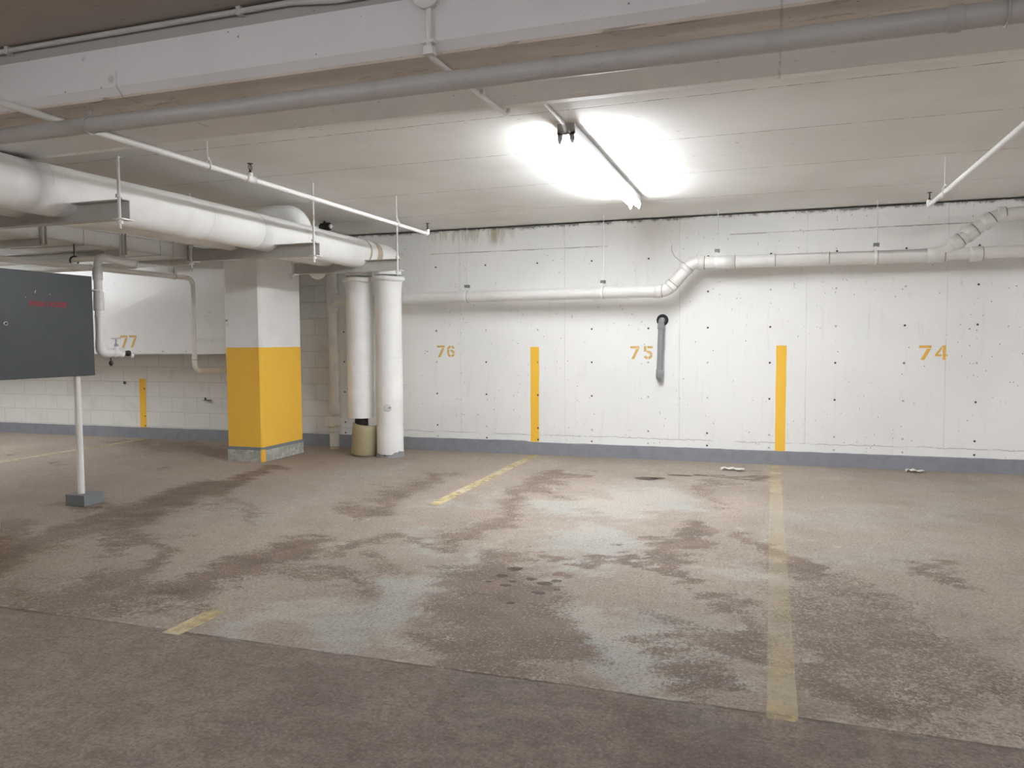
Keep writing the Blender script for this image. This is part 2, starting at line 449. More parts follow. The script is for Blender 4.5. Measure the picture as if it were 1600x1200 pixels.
M = {
    'wall': wall_material(),
    'sidewall': plain_wall_material('painted_side_wall', (0.62, 0.61, 0.59)),
    'ceiling': ceiling_material('stall_slab_paint', (0.82, 0.815, 0.80), (0.70, 0.68, 0.65),
                                (4.22, 5.08, 6.13, 7.22), 0.5),
    'lane_ceiling': ceiling_material('lane_slab_dim', (0.42, 0.38, 0.345), (0.36, 0.335, 0.305), (1.9, 0.6), 0.4),  # lane slab: its weak lighting is put into a darker colour
    'floor': floor_material(),
    'floor_paint': floor_paint_material(),
    'wall_paint': wall_paint_material(),
    'stencil': paint('stencil_yellow', (0.66, 0.45, 0.16), 0.6, dirt=0.3, scale=25),
    'stencil_bright': paint('stencil_bright_yellow', (0.80, 0.47, 0.10), 0.6, dirt=0.3, scale=25),
    'column': column_material(),
    'skirt': skirt_material(),
    'base': baseboard_material(),
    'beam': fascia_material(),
    'jacket': jacket_material('white_pipe_jacket', (0.86, 0.86, 0.85), (0.60, 0.57, 0.53)),
    'jacket_tan': jacket_material('bare_tan_insulation', (0.40, 0.35, 0.22), (0.22, 0.18, 0.11)),
    'tape': paint('brown_tape', (0.50, 0.42, 0.33), 0.5, dirt=0.3),
    'white_steel': paint('white_painted_steel', (0.78, 0.775, 0.76), 0.4, spec=0.45),
    'cream_pipe': paint('white_painted_drain_pipe', (0.70, 0.69, 0.66), 0.3, dirt=0.2, spec=0.45),
    'grey_pipe': paint('silver_grey_pipe', (0.50, 0.49, 0.475), 0.42, spec=0.5, dirt=0.2),
    'dull_steel': paint('grey_painted_strut', (0.56, 0.545, 0.52), 0.5, dirt=0.2),
    'dirty_white': paint('dusty_white_sheet', (0.66, 0.65, 0.63), 0.5, dirt=0.25, scale=3),
    'duct': paint('painted_sheet_metal', (0.82, 0.82, 0.81), 0.42, dirt=0.12, scale=2.5, spec=0.4),
    'seam_shadow': paint('dark_seam_and_shadow', (0.22, 0.21, 0.20), 0.6),  # dark joints, and the painted shadow gaps beside the hubs
    'band': paint('white_strap', (0.80, 0.80, 0.79), 0.5),
    'brass': paint('dark_bronze', (0.055, 0.045, 0.04), 0.4, metal=0.6),
    'black': paint('black_rubber', (0.02, 0.02, 0.02), 0.6),
    'cabinet': paint('charcoal_enamel', (0.045, 0.051, 0.057), 0.4, dirt=0.3, dirt_col=(0.085, 0.09, 0.10), scale=4, spec=0.5),
    'red': paint('faded_red_stencil', (0.30, 0.035, 0.05), 0.6, dirt=0.9, dirt_col=(0.07, 0.055, 0.06), scale=30),
    'chrome': paint('nickel', (0.6, 0.6, 0.6), 0.25, metal=0.9),
    'block': paint('grey_painted_block', (0.20, 0.215, 0.225), 0.75, dirt=0.4, scale=16, bump=0.4),
    'drain_stub': paint('grey_plastic_pipe', (0.26, 0.265, 0.275), 0.45, spec=0.4),
    'fixture': paint('white_enamel', (0.42, 0.42, 0.43), 0.45),
    'paper': paint('crumpled_paper', (0.75, 0.73, 0.68), 0.8),
    'steel_rod': paint('threaded_rod', (0.72, 0.71, 0.69), 0.4),
    'stain_dark': paint('black_drip', (0.10, 0.10, 0.10), 0.7),
    'oil': None,
    'tube': emission('lit_fluorescent_tube', (0.92, 0.965, 1.0), TUBE_POWER),
    'row_tube': emission('lit_row_tube', (0.93, 0.965, 1.0), ROW_POWER),
    'dim_tube': emission('left_row_tube', (0.93, 0.965, 1.0), 19.0),  # left row batten, set weaker than the others
    'lane_tube': emission('lane_fill_tube', (0.93, 0.955, 1.0), AISLE_POWER),
}


def oil_material():
    k = Mat('dark_damp_spot', 0.45, spec=0.4)
    n = k.noise(60, 4, 0.7)
    k.color((0.075, 0.048, 0.033))
    k.alpha(0.45 + n.smooth(0.4, 0.6) * 0.4)
    return k.m
M['oil'] = oil_material()


# ------------------------------------------------------------------ mesh builder
class MB:
    def __init__(self): self.v, self.f, self.sm = [], [], []
    def add(self, vs, fs, smooth=False):
        o = len(self.v)
        self.v += [tuple(p) for p in vs]
        self.f += [tuple(i + o for i in f) for f in fs]
        self.sm += [smooth] * len(fs)
        return self
    def box(self, x0, x1, y0, y1, z0, z1):
        vs = [(x, y, z) for x in (x0, x1) for y in (y0, y1) for z in (z0, z1)]
        return self.add(vs, [(0, 1, 3, 2), (4, 6, 7, 5), (0, 4, 5, 1), (2, 3, 7, 6), (0, 2, 6, 4), (1, 5, 7, 3)])
    def prism(self, poly, axis, a, b):
        """poly of 2-D points extruded along axis ('x': poly is (y,z); 'y': (x,z); 'z': (x,y))"""
        def p(q, t):
            return {'x': (t, q[0], q[1]), 'y': (q[0], t, q[1]), 'z': (q[0], q[1], t)}[axis]
        n = len(poly)
        vs = [p(q, a) for q in poly] + [p(q, b) for q in poly]
        fs = [tuple(range(n))[::-1], tuple(range(n, 2 * n))]
        fs += [(i, (i + 1) % n, n + (i + 1) % n, n + i) for i in range(n)]
        return self.add(vs, fs)
    def sweep(self, path, radii, n=16, caps=True, arc=None):
        path = [Vector(p) for p in path]
        if not hasattr(radii, '__len__'): radii = [radii] * len(path)
        m = len(path)
        tan = []
        for i in range(m):
            d = path[min(i + 1, m - 1)] - path[max(i - 1, 0)]
            if d.length < 1e-9: d = path[min(i + 2, m - 1)] - path[max(i - 2, 0)]
            tan.append(d.normalized())
        up = Vector((0, 0, 1)) if abs(tan[0].z) < 0.9 else Vector((0, 1, 0))
        nrm = (up - tan[0] * up.dot(tan[0])).normalized()
        vs = []
        for i in range(m):
            nrm = (nrm - tan[i] * nrm.dot(tan[i])).normalized()
            bi = tan[i].cross(nrm)
            for k in range(n):
                a = 2 * math.pi * k / n
                vs.append(path[i] + (nrm * math.cos(a) + bi * math.sin(a)) * radii[i])
        fs = [(i * n + k, i * n + (k + 1) % n, (i + 1) * n + (k + 1) % n, (i + 1) * n + k)
              for i in range(m - 1) for k in range(n)]
        self.add(vs, fs, True)
        if caps:
            self.add(vs[:n], [tuple(range(n))[::-1]])
            self.add(vs[-n:], [tuple(range(n))])
        return self
    def rod(self, p, q, r, n=12): return self.sweep([p, q], r, n)
    def lathe(self, base, axis, prof, n=20):
        """prof: list of (distance along axis, radius)"""
        b = Vector(base); a = Vector(axis).normalized()
        return self.sweep([b + a * t for t, _ in prof], [max(r, 1e-4) for _, r in prof], n) if len({round(t, 6) for t, _ in prof}) == len(prof) else self._lathe(b, a, prof, n)
    def _lathe(self, b, a, prof, n):
        up = Vector((0, 0, 1)) if abs(a.z) < 0.9 else Vector((0, 1, 0))
        u = (up - a * up.dot(a)).normalized(); w = a.cross(u)
        vs = [b + a * t + (u * math.cos(2 * math.pi * k / n) + w * math.sin(2 * math.pi * k / n)) * max(r, 1e-4)
              for t, r in prof for k in range(n)]
        m = len(prof)
        fs = [(i * n + k, i * n + (k + 1) % n, (i + 1) * n + (k + 1) % n, (i + 1) * n + k) for i in range(m - 1) for k in range(n)]
        self.add(vs, fs, True)
        self.add(vs[:n], [tuple(range(n))[::-1]]); self.add(vs[-n:], [tuple(range(n))])
        return self
    def ring(self, c, axis, R, r, a0=0, a1=360, n=28, k=8):
        c = Vector(c); a = Vector(axis).normalized()
        up = Vector((0, 0, 1)) if abs(a.z) < 0.9 else Vector((0, 1, 0))
        u = (up - a * up.dot(a)).normalized(); w = a.cross(u)
        pts = [c + (u * math.cos(math.radians(t)) + w * math.sin(math.radians(t))) * R
               for t in np.linspace(a0, a1, n)]
        return self.sweep(pts, r, k, caps=abs(a1 - a0) < 359)
    def shell(self, base, axis, prof, thick, a0, a1, n=20):
        """part of a tube wall (an open half shell of pipe insulation)"""
        b = Vector(base); a = Vector(axis).normalized()
        up = Vector((0, 1, 0)); u = (up - a * up.dot(a)).normalized(); w = a.cross(u)
        g = []
        for (t, r) in prof:
            for rr in (r, r - thick):
                g.append([b + a * t + (u * math.cos(math.radians(q)) + w * math.sin(math.radians(q))) * rr
                          for q in np.linspace(a0, a1, n)])
        vs = [p for row in g for p in row]; m = len(prof)
        fs = []
        for i in range(m - 1):
            for k in range(n - 1):
                o = 2 * i * n; q = 2 * (i + 1) * n
                fs.append((o + k, o + k + 1, q + k + 1, q + k))
                fs.append((o + n + k + 1, o + n + k, q + n + k, q + n + k + 1))
            for k in (0, n - 1):
                o = 2 * i * n; q = 2 * (i + 1) * n
                fs.append((o + k, q + k, q + n + k, o + n + k))
        for i in (0, m - 1):
            o = 2 * i * n
            fs += [(o + k, o + n + k, o + n + k + 1, o + k + 1) for k in range(n - 1)]
        self.add(vs, fs, True)
        return self
    def build(self, name, mat, parent=None, loc=None, bevel=0.0):
        org = Vector((0, 0, 0)); p = parent
        while p is not None: org += p.location; p = p.parent
        if loc is not None and parent is None: org = Vector(loc)
        me = bpy.data.meshes.new(name)
        me.from_pydata([tuple(Vector(q) - org) for q in self.v], [], self.f)
        me.materials.append(mat)
        me.polygons.foreach_set('use_smooth', self.sm)
        me.update()
        bm = bmesh.new(); bm.from_mesh(me)
        bmesh.ops.recalc_face_normals(bm, faces=bm.faces)
        bm.to_mesh(me); bm.free()
        o = bpy.data.objects.new(name, me); COL.objects.link(o)
        if parent is not None: o.parent = parent
        else: o.location = org
        if bevel:
            md = o.modifiers.new('bevel', 'BEVEL'); md.width = bevel; md.segments = 2; md.limit_method = 'ANGLE'
        return o


def bend(pts, r, n=7):
    """round the corners of a polyline with radius r"""
    pts = [Vector(p) for p in pts]
    if not hasattr(r, '__len__'): r = [r] * len(pts)
    out = [pts[0]]
    for i in range(1, len(pts) - 1):
        a = (pts[i - 1] - pts[i]).normalized(); b = (pts[i + 1] - pts[i]).normalized()
        ang = a.angle(b); d = r[i] / math.tan(ang / 2)
        d = min(d, (pts[i - 1] - pts[i]).length * 0.49, (pts[i + 1] - pts[i]).length * 0.49)
        p, q = pts[i] + a * d, pts[i] + b * d
        rr = d * math.tan(ang / 2)
        c = pts[i] + (a + b).normalized() * (rr / math.sin(ang / 2))
        u, v = (p - c), (q - c); th = u.angle(v)
        for k in range(n + 1):
            t = k / n
            out.append(c + (u * math.sin((1 - t) * th) + v * math.sin(t * th)) / math.sin(th))
    out.append(pts[-1])
    return out


def tag(o, label=None, cat=None, group=None, kind=None):
    if label: o['label'] = label
    if cat: o['category'] = cat
    if group: o['group'] = group
    if kind: o['kind'] = kind
    return o


def thing(name, label, cat, loc, group=None):
    o = bpy.data.objects.new(name, None); COL.objects.link(o)
    o.empty_display_size = 0.1
    o.location = loc
    return tag(o, label, cat, group)


def struct(mb, name, mat): return tag(mb.build(name, mat), kind='structure')


# ------------------------------------------------------------------ floor with wear map
# strokes of brown damp dirt (x, y, half width) and pale worn patches, in metres on the floor
DARK = [
    ([(-4.25, 2.6, .2), (-4.4, 3.37, .2), (-4.47, 3.88, .2), (-4.52, 4.46, .19), (-4.66, 5.3, .17), (-4.76, 6.08, .14), (-4.70, 6.55, .10)], 0.95),
    ([(-4.2, 3.98, .14), (-3.78, 3.86, .12), (-3.45, 3.6, .10), (-3.42, 3.35, .09), (-3.35, 3.05, .08)], 0.72),
    ([(-3.6, 2.8, .25), (-3.2, 2.95, .2), (-2.8, 2.85, .16)], 0.55),
    ([(-2.92, 3.05, .15), (-2.83, 3.40, .15), (-2.80, 3.9, .17), (-2.74, 4.3, .12)], 0.85),
    ([(-2.52, 3.6, .18), (-2.3, 3.75, .14), (-2.05, 3.6, .12)], 0.6),
    ([(-2.95, 5.1, .15), (-2.97, 5.8, .17), (-2.96, 6.26, .17), (-2.97, 6.75, .13)], 0.68),
    ([(-2.45, 4.24, .11), (-2.14, 4.42, .11), (-1.9, 4.6, .12), (-1.82, 5.06, .14), (-1.88, 5.85, .15), (-1.95, 6.5, .15), (-1.90, 7.05, .16)], 0.66),
    ([(-1.95, 7.22, .08), (-1.72, 7.2, .07)], 0.85),
    ([(-1.5, 3.95, .24), (-1.3, 3.6, .24), (-1.15, 3.2, .25), (-.9, 2.9, .2)], 0.80),
    ([(-1.22, 4.34, .05), (-.7, 4.34, .05), (-.5, 4.24, .07)], 0.9),
    ([(-.6, 7.3, .07), (-.3, 7.44, .08), (-.02, 7.33, .07)], 0.95),
    ([(-.45, 7.1, .12), (-.45, 6.6, .12), (-.35, 6.1, .1)], 0.5),
    ([(-.52, 5.2, .10), (-.52, 4.75, .10), (-.5, 4.35, .10)], 0.85),
    ([(-.12, 5.05, .14), (.05, 4.8, .15), (.14, 4.5, .13)], 0.85),
    ([(-.33, 3.80, .10), (-.15, 3.75, .1)], 0.75),
    ([(-.2, 3.4, .15), (-.17, 2.95, .12)], 0.7),
    ([(.22, 3.15, .16), (.35, 2.95, .18), (.2, 2.85, .14)], 0.85),
    ([(.3, 3.6, .25), (.55, 3.4, .3), (.8, 3.1, .3)], 0.55),
    ([(.78, 4.82, .05), (.90, 4.6, .06)], 0.75),
    ([(.3, 4.2, .2), (.42, 3.9, .2)], 0.5),
    ([(-5.27, 4.72, .1), (-4.92, 4.72, .12)], 0.6),
    ([(-4.2, 5.0, .1), (-3.95, 5.0, .1), (-3.6, 4.6, .08)], 0.45),
    ([(-5.5, 3.9, .2), (-5.0, 3.7, .2), (-4.6, 3.5, .2)], 0.6),
    ([(-8.0, 7.9, .25), (-6.6, 7.6, .3), (-5.9, 7.3, .25)], 0.6),
    ([(-7.33, 6.27, .06), (-7.18, 6.28, .07)], 0.9), ([(-8.4, 6.6, .05), (-8.25, 6.62, .06)], 0.9), ([(-5.92, 6.41, .04), (-5.82, 6.42, .05)], 0.9),
]
for sx, sy in [(-1.366, 3.88), (-1.296, 3.73), (-1.34, 4.02), (-1.2, 3.87), (-1.11, 3.82), (-1.06, 3.88), (-1.18, 3.48), (-1.096, 3.665), (-1.28, 3.80)]:
    DARK.append(([(sx - .015, sy, .028), (sx + .015, sy, .028)], 1.15))
PALE = [
    ([(-2.32, 2.85, .10), (-2.0, 2.95, .16), (-1.8, 3.1, .24), (-1.72, 3.45, .18), (-1.66, 3.85, .16), (-1.68, 4.25, .1)], 0.85),
    ([(-1.7, 2.85, .12), (-1.45, 2.8, .08)], 0.7),
    ([(-.85, 3.35, .18), (-.62, 3.15, .24), (-.42, 3.15, .22), (-.36, 3.3, .2)], 1.0),
    ([(-.8, 2.85, .1), (-.45, 2.8, .09)], 0.75), ([(-.1, 2.85, .07), (-.08, 2.95, .06)], 0.9),
    ([(-1.5, 5.8, .22), (-1.15, 5.6, .30), (-.85, 5.9, .28), (-1.0, 6.4, .2)], 0.85),
    ([(-1.2, 4.85, .24), (-.9, 4.7, .25), (-1.0, 4.1, .15)], 0.8),
    ([(-.1, 4.2, .13), (-.2, 4.35, .12)], 0.8), ([(.2, 5.6, .3), (.7, 6.1, .35), (1.3, 6.4, .3)], 0.5),
    ([(.4, 4.7, .2), (.9, 5.2, .25)], 0.5), ([(-.95, 6.9, .25), (-1.3, 6.6, .2)], 0.45),
    ([(-3.9, 4.6, .35), (-3.5, 5.4, .35), (-3.8, 6.2, .3), (-3.6, 6.9, .3)], 0.42),
    ([(-2.5, 5.2, .1), (-2.3, 5.5, .12), (-2.2, 6.2, .15)], 0.5), ([(-2.2, 4.6, .15), (-2.0, 4.2, .12)], 0.6),
    ([(.8, 2.9, .04), (.95, 2.8, .05)], 0.9), ([(-2.75, 2.98, .02), (-2.5, 2.95, .02)], 1.0), ([(1.2, 7.3, .3), (2.2, 7.6, .3)], 0.35),
    ([(-2.4, 7.4, .3), (-1.4, 7.7, .25), (-.6, 7.7, .15), (.6, 7.6, .3)], 0.3),
]
RUST = [([(-1.0, 2.4, .4), (-.3, 2.2, .5), (.4, 2.3, .5)], 0.8), ([(.4, 3.3, .6), (.9, 3.8, .5)], 0.55),
        ([(-1.3, 3.3, .5), (-1.0, 2.9, .4)], 0.6), ([(-3.4, 3.1, .6), (-3.0, 2.6, .6), (-4.2, 2.6, .5)], 0.55),
        ([(-1.9, 5.0, .2), (-2.0, 6.8, .25)], 0.6), ([(-.2, 4.9, .5), (-.3, 4.2, .3)], 0.5), ([(-7.5, 7.5, .6), (-6, 7.4, .5)], 0.6)]

NX, NY = 440, 300
xs = np.linspace(X0, X1, NX); ys = np.linspace(Y0, WALL_Y, NY)
# finer rows and columns where the stalls are
xs = np.sort(np.concatenate([np.linspace(X0, -9, 40), np.linspace(-8.98, 3.5, 360), np.linspace(3.55, X1, 25)]))
ys = np.sort(np.concatenate([np.linspace(Y0, 0.5, 30), np.linspace(0.54, WALL_Y, 230)]))
GX, GY = np.meshgrid(xs, ys)


def stroke_field(strokes, soft):
    f = np.zeros_like(GX)
    for pts, s in strokes:
        for (ax, ay, aw), (bx, by, bw) in zip(pts[:-1], pts[1:]):
            dx, dy = bx - ax, by - ay
            t = np.clip(((GX - ax) * dx + (GY - ay) * dy) / (dx * dx + dy * dy + 1e-9), 0, 1)
            d = np.hypot(GX - (ax + t * dx), GY - (ay + t * dy))
            w = aw + (bw - aw) * t
            q = np.clip((w * (1 + soft) - d) / (w * 2 * soft), 0, 1)
            f = np.maximum(f, s * q * q * (3 - 2 * q))
    return f


wrng = np.random.default_rng(11)
TX, TY = GX.copy(), GY.copy()
for f, a in ((1.3, .10), (2.9, .06), (6.1, .035), (12.5, .02)):      # ragged outlines
    for _ in range(3):
        th, p1, p2 = wrng.uniform(0, 6.28, 3)
        ph = f * 6.28 * (TX * math.cos(th) + TY * math.sin(th))
        GX = GX + a * .6 * np.sin(ph + p1); GY = GY + a * .8 * np.sin(ph * 1.13 + p2)
wear = np.stack([stroke_field(DARK, 1.0), stroke_field(PALE, 1.1), stroke_field(RUST, 1.2)], -1)
GX, GY = TX, TY
nx, ny = len(xs), len(ys)
me = bpy.data.meshes.new('floor')
verts = np.stack([GX, GY, np.zeros_like(GX)], -1).reshape(-1, 3)
idx = np.arange(nx * ny).reshape(ny, nx)
faces = np.stack([idx[:-1, :-1], idx[:-1, 1:], idx[1:, 1:], idx[1:, :-1]], -1).reshape(-1, 4)
me.from_pydata(verts.tolist(), [], faces.tolist())
attr = me.color_attributes.new('wear', 'FLOAT_COLOR', 'POINT')
attr.data.foreach_set('color', np.concatenate([wear.reshape(-1, 3), np.ones((nx * ny, 1))], -1).astype(np.float32).ravel())
me.materials.append(M['floor'])
floor = bpy.data.objects.new('floor', me); COL.objects.link(floor)
tag(floor, kind='structure')
for nm, (a, b, c_, d) in (('line_76', (-2.525, -2.43, 2.66, 8.16)), ('line_75', (0.0, 0.1, 2.66, 8.16)), ('line_77', (-7.95, -7.86, 2.66, 8.16))):
    o = MB().add([(a, c_, .0015), (b, c_, .0015), (b, d, .0015), (a, d, .0015)], [(0, 1, 2, 3)]).build('painted_stall_line', M['floor_paint'], floor)
    tag(o, {'line_76': 'worn yellow floor line between stalls 76 and 75', 'line_75': 'worn yellow floor line between stalls 75 and 74',
            'line_77': 'faint yellow floor line beyond the yellow column'}[nm])

rr0 = random.Random(21)
for sx, sy, a, b in [(-1.366, 3.88, .034, .03), (-1.296, 3.73, .03, .022), (-1.34, 4.02, .045, .04), (-1.20, 3.87, .03, .025), (-1.11, 3.82, .045, .03), (-1.06, 3.88, .03, .026),
                     (-1.183, 3.48, .022, .02), (-1.096, 3.665, .04, .022), (-1.28, 3.80, .022, .02), (-1.40, 3.76, .018, .015), (-1.02, 3.74, .02, .018),
                     (-1.07, 7.045, .11, .09), (-.97, 7.09, .07, .06), (-.80, 7.30, .13, .045), (-.62, 7.36, .07, .04)]:
    vs = [(sx + a * math.cos(t) * rr0.uniform(.82, 1.12), sy + b * math.sin(t) * rr0.uniform(.82, 1.12), .0022) for t in np.linspace(0, 6.283, 21)[:-1]]
    MB().add(vs, [tuple(range(20))]).build('damp_spot', M['oil'], floor)

# ------------------------------------------------------------------ walls, ceiling, beam
wall = struct(MB().box(X0, X1, WALL_Y, WALL_Y + 0.25, -0.05, 2.534), 'wall_back', M['wall'])
struct(MB().box(X0, X1, WALL_Y + 0.06, WALL_Y + 0.3, 2.5, 2.7), 'gap_shade_1', M['black'])  # black backing stands in for the dark void above the wall
struct(MB().box(X0 - 0.2, X0, Y0, WALL_Y, -0.05, 2.7), 'wall_left', M['sidewall'])
struct(MB().box(X1, X1 + 0.2, Y0, WALL_Y, -0.05, 2.7), 'wall_right', M['sidewall'])
struct(MB().box(X0, X1, Y0 - 0.2, Y0, -0.05, 2.7), 'wall_front', M['sidewall'])
struct(MB().box(X0, X1, 3.2, WALL_Y + 0.3, CEIL_Z, 2.8), 'ceiling', M['ceiling'])
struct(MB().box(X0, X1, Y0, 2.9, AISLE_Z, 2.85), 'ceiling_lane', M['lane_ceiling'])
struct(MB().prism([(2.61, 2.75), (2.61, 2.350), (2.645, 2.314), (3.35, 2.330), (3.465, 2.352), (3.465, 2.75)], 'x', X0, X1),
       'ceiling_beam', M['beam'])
# base strip: a low raised curb along the wall with a slightly uneven top
mb = MB(); n = 260
bxs = np.linspace(X0, X1, n)
rng = np.random.default_rng(4)
top = 0.138 + 0.004 * np.cumsum(rng.normal(0, .25, n)).clip(-2, 2) / 2 + rng.normal(0, .0012, n)
top = np.where(bxs < -2.6, top + 0.012, top)
vs = []
for x, t in zip(bxs, top):
    vs += [(x, WALL_Y - .012, -.01), (x, WALL_Y - .010, t - .004), (x, WALL_Y - .004, t), (x, WALL_Y + .01, t)]
fs = [(4 * i + k, 4 * i + 4 + k, 4 * i + 5 + k, 4 * i + 1 + k) for i in range(n - 1) for k in range(3)]
struct(mb.add(vs, fs), 'baseboard_back', M['base'])

# painted marks on the wall
def stripe(x0, x1, z0, z1, lab):
    rows = 14; vs = []; r = random.Random(int(x0 * 100))
    for i in range(rows + 1):
        z = z0 + (z1 - z0) * i / rows; e = r.uniform(-.0015, .0015)
        vs += [(x0 + e - .004 * (1 - i / rows), WALL_Y - .0015, z), (x1 + r.uniform(-.002, .002) - .006 * (1 - i / rows), WALL_Y - .0015, z)]
    o = MB().add(vs, [(2 * i, 2 * i + 1, 2 * i + 3, 2 * i + 2) for i in range(rows)]).build('painted_stripe', M['wall_paint'], wall)
    tag(o, lab)
stripe(-2.538, -2.438, 0.145, 1.203, 'yellow upright stripe on the wall between stalls 76 and 75')
stripe(0.050, 0.149, 0.140, 1.206, 'yellow upright stripe on the wall between stalls 75 and 74')
stripe(-8.035, -7.925, 0.150, 0.800, 'yellow upright stripe on the block wall under number 77')

# stencilled digits as polygons on a 1 x 1.5 cell
def arc_pts(cx, cy, r, a0, a1, n=10):
    return [(cx + r * math.cos(math.radians(t)), cy + r * math.sin(math.radians(t))) for t in np.linspace(a0, a1, n)]
def arc_band(cx, cy, ro, ri, a0, a1):
    return arc_pts(cx, cy, ro, a0, a1) + arc_pts(cx, cy, ri, a1, a0)
DIG = {
    '7': [[(0, 1.24), (1, 1.24), (1, 1.5), (0, 1.5)], [(.66, 1.18), (.98, 1.18), (.44, 0), (.12, 0)]],
    '6': [arc_band(.5, 1.0, .5, .22, 95, 180) + [], [(0, .50), (.28, .50), (.28, .96), (0, .96)],
          arc_band(.5, .48, .48, .20, 183, 262), arc_band(.5, .48, .48, .20, 278, 345), arc_band(.5, .48, .48, .20, 0, 100),
          arc_band(.5, 1.0, .5, .22, 15, 80)],
    '5': [[(0.40, 1.25), (1, 1.25), (1, 1.5), (0.40, 1.5)], [(0.02, .86), (.30, .86), (.30, 1.5), (0.02, 1.5)],
          arc_band(.48, .47, .5, .22, 275, 360), arc_band(.48, .47, .5, .22, 5, 112), arc_band(.48, .47, .5, .22, 200, 262)],
    '4': [[(.62, 0), (.88, 0), (.88, 1.5), (.62, 1.5)], [(0, .38), (.54, .38), (.54, .58), (.25, .58), (.54, 1.12), (.54, 1.42), (0, .56)], [(.92, .38), (1.02, .38), (1.02, .58), (.92, .58)]],
}
def number(txt, x, z, w, h, gap, y, mat, lab, parent=None, slope=0.0):
    mb = MB()
    for i, ch in enumerate(txt):
        for poly in DIG[ch]:
            pts = [(x + i * (w + gap) + px * w, z + py * h / 1.5) for px, py in poly]
            mb.add([(a, y - slope * (b - dz0 if slope else 0), b) for a, b in pts] , [tuple(range(len(pts)))])
    o = mb.build('stall_number', mat, parent); tag(o, lab); return o
number('76', -3.673, 1.088, .098, .136, .030, WALL_Y - .0015, M['stencil'], 'yellow stencilled stall number 76', wall)
number('75', -1.424, 1.069, .095, .137, .048, WALL_Y - .0015, M['stencil'], 'yellow stencilled stall number 75', wall)
number('74', 1.338, 1.063, .105, .137, .030, WALL_Y - .0015, M['stencil_bright'], 'yellow stencilled stall number 74', wall)

# small chipped spots and crosses beside the numbers
mb = MB(); r = random.Random(3)
for k in range(9):
    a = r.uniform(0, 6.28); c = (-3.80 + r.uniform(-.02, .02), 1.155 + r.uniform(-.02, .02))
    l = r.uniform(.015, .035); dx, dz = math.cos(a) * l, math.sin(a) * l * .5; w = .0025
    mb.add([(c[0], WALL_Y - .002, c[1] - w), (c[0] + dx, WALL_Y - .002, c[1] + dz - w * .3), (c[0] + dx, WALL_Y - .002, c[1] + dz + w * .3), (c[0], WALL_Y - .002, c[1] + w)], [(0, 1, 2, 3)])
tag(mb.build('paint_chip', M['stain_dark'], wall), 'star shaped chip left of number 76')

# ------------------------------------------------------------------ columns
def column(x0, x1, y0, y1, label, top):
    t = thing('concrete_column', label, 'column', ((x0 + x1) / 2, (y0 + y1) / 2, 0))
    c = .022
    def poly(g, c): return [(x0 - g + c, y0 - g), (x1 + g - c, y0 - g), (x1 + g, y0 - g + c), (x1 + g, y1 + g - c), (x1 + g - c, y1 + g), (x0 - g + c, y1 + g), (x0 - g, y1 + g - c), (x0 - g, y0 - g + c)]
    MB().prism(poly(0, c), 'z', 0.0, top).build('shaft', M['column'], t, bevel=.003)
    sk = MB().prism(poly(.008, c), 'z', 0.0, 0.158).build('base_skirt', M['skirt'], t, bevel=.004)
    tag(sk, 'bare grey concrete base with flaking paint')
    return t
column(-5.565, -5.11, 6.885, 7.64, 'square concrete column, yellow below and white above, beside the white risers', 2.55)
column(-5.485, -5.03, 3.12, 3.868, 'square concrete column at the left edge of the photo by the hose cabinet', 2.55)

# ------------------------------------------------------------------ fluorescent fixtures
def fixture(x, y0, y1, z, label, mat, visible=True):
    t = thing('fluorescent_light', label, 'ceiling light', (x, (y0 + y1) / 2, z), 'bare fluorescent battens on the slab')
    MB().prism([(x - .052, z), (x - .056, z - .058), (x - .050, z - .062), (x + .050, z - .062), (x + .056, z - .058), (x + .052, z)], 'y', y0, y1).build('housing', M['fixture'], t)
    for s in (-1, 1):
        MB().lathe((x + s * .027, y0 + .03, z - .090), (0, 1, 0), [(0, .008), (.02, .0145), (y1 - y0 - .08, .0145), (y1 - y0 - .06, .008)], 12).build('tube', mat, t)
    for e, yy in ((0, y0 - .004), (1, y1 - .012)):
        mb = MB()
        for s in (-1, 1):
            mb.prism([(x + s * .050, z - .045), (x + s * .020, z - .062), (x + s * .022, z - .088), (x + s * .030, z - .112), (x + s * .042, z - .118), (x + s * .052, z - .09)], 'y', yy, yy + .016)
        mb.prism([(x - .05, z), (x - .05, z - .066), (x + .05, z - .066), (x + .05, z)], 'y', yy, yy + .014)
        mb.build('lamp_holder', M['fixture'], t)
    return t
fixture(-1.163, 4.50, 6.93, CEIL_Z, 'lit twin tube fluorescent batten on the slab in front of stall 75', M['tube'])
for (x, y, lab) in ((-8.0, -0.9, 'unseen twin tube fill batten over the lane behind the viewer, leftmost'),
                    (-3.6, -1.3, 'unseen twin tube fill batten over the lane behind the viewer on the left'),
                    (0.9, -1.3, 'unseen twin tube fill batten over the lane just behind the viewer'),
                    (5.4, -0.9, 'unseen twin tube fill batten over the lane behind the viewer on the right')):
    fixture(x, y - 1.2, y + 1.2, AISLE_Z, lab, M['lane_tube'])  # unseen lane battens, several added to raise the ambient light
fixture(6.2, 4.5, 6.93, CEIL_Z, 'lit twin tube fluorescent batten beyond the right edge of the photo', M['row_tube'])
fixture(-9.6, 4.5, 6.93, CEIL_Z, 'lit twin tube fluorescent batten beyond the left edge of the photo', M['dim_tube'])

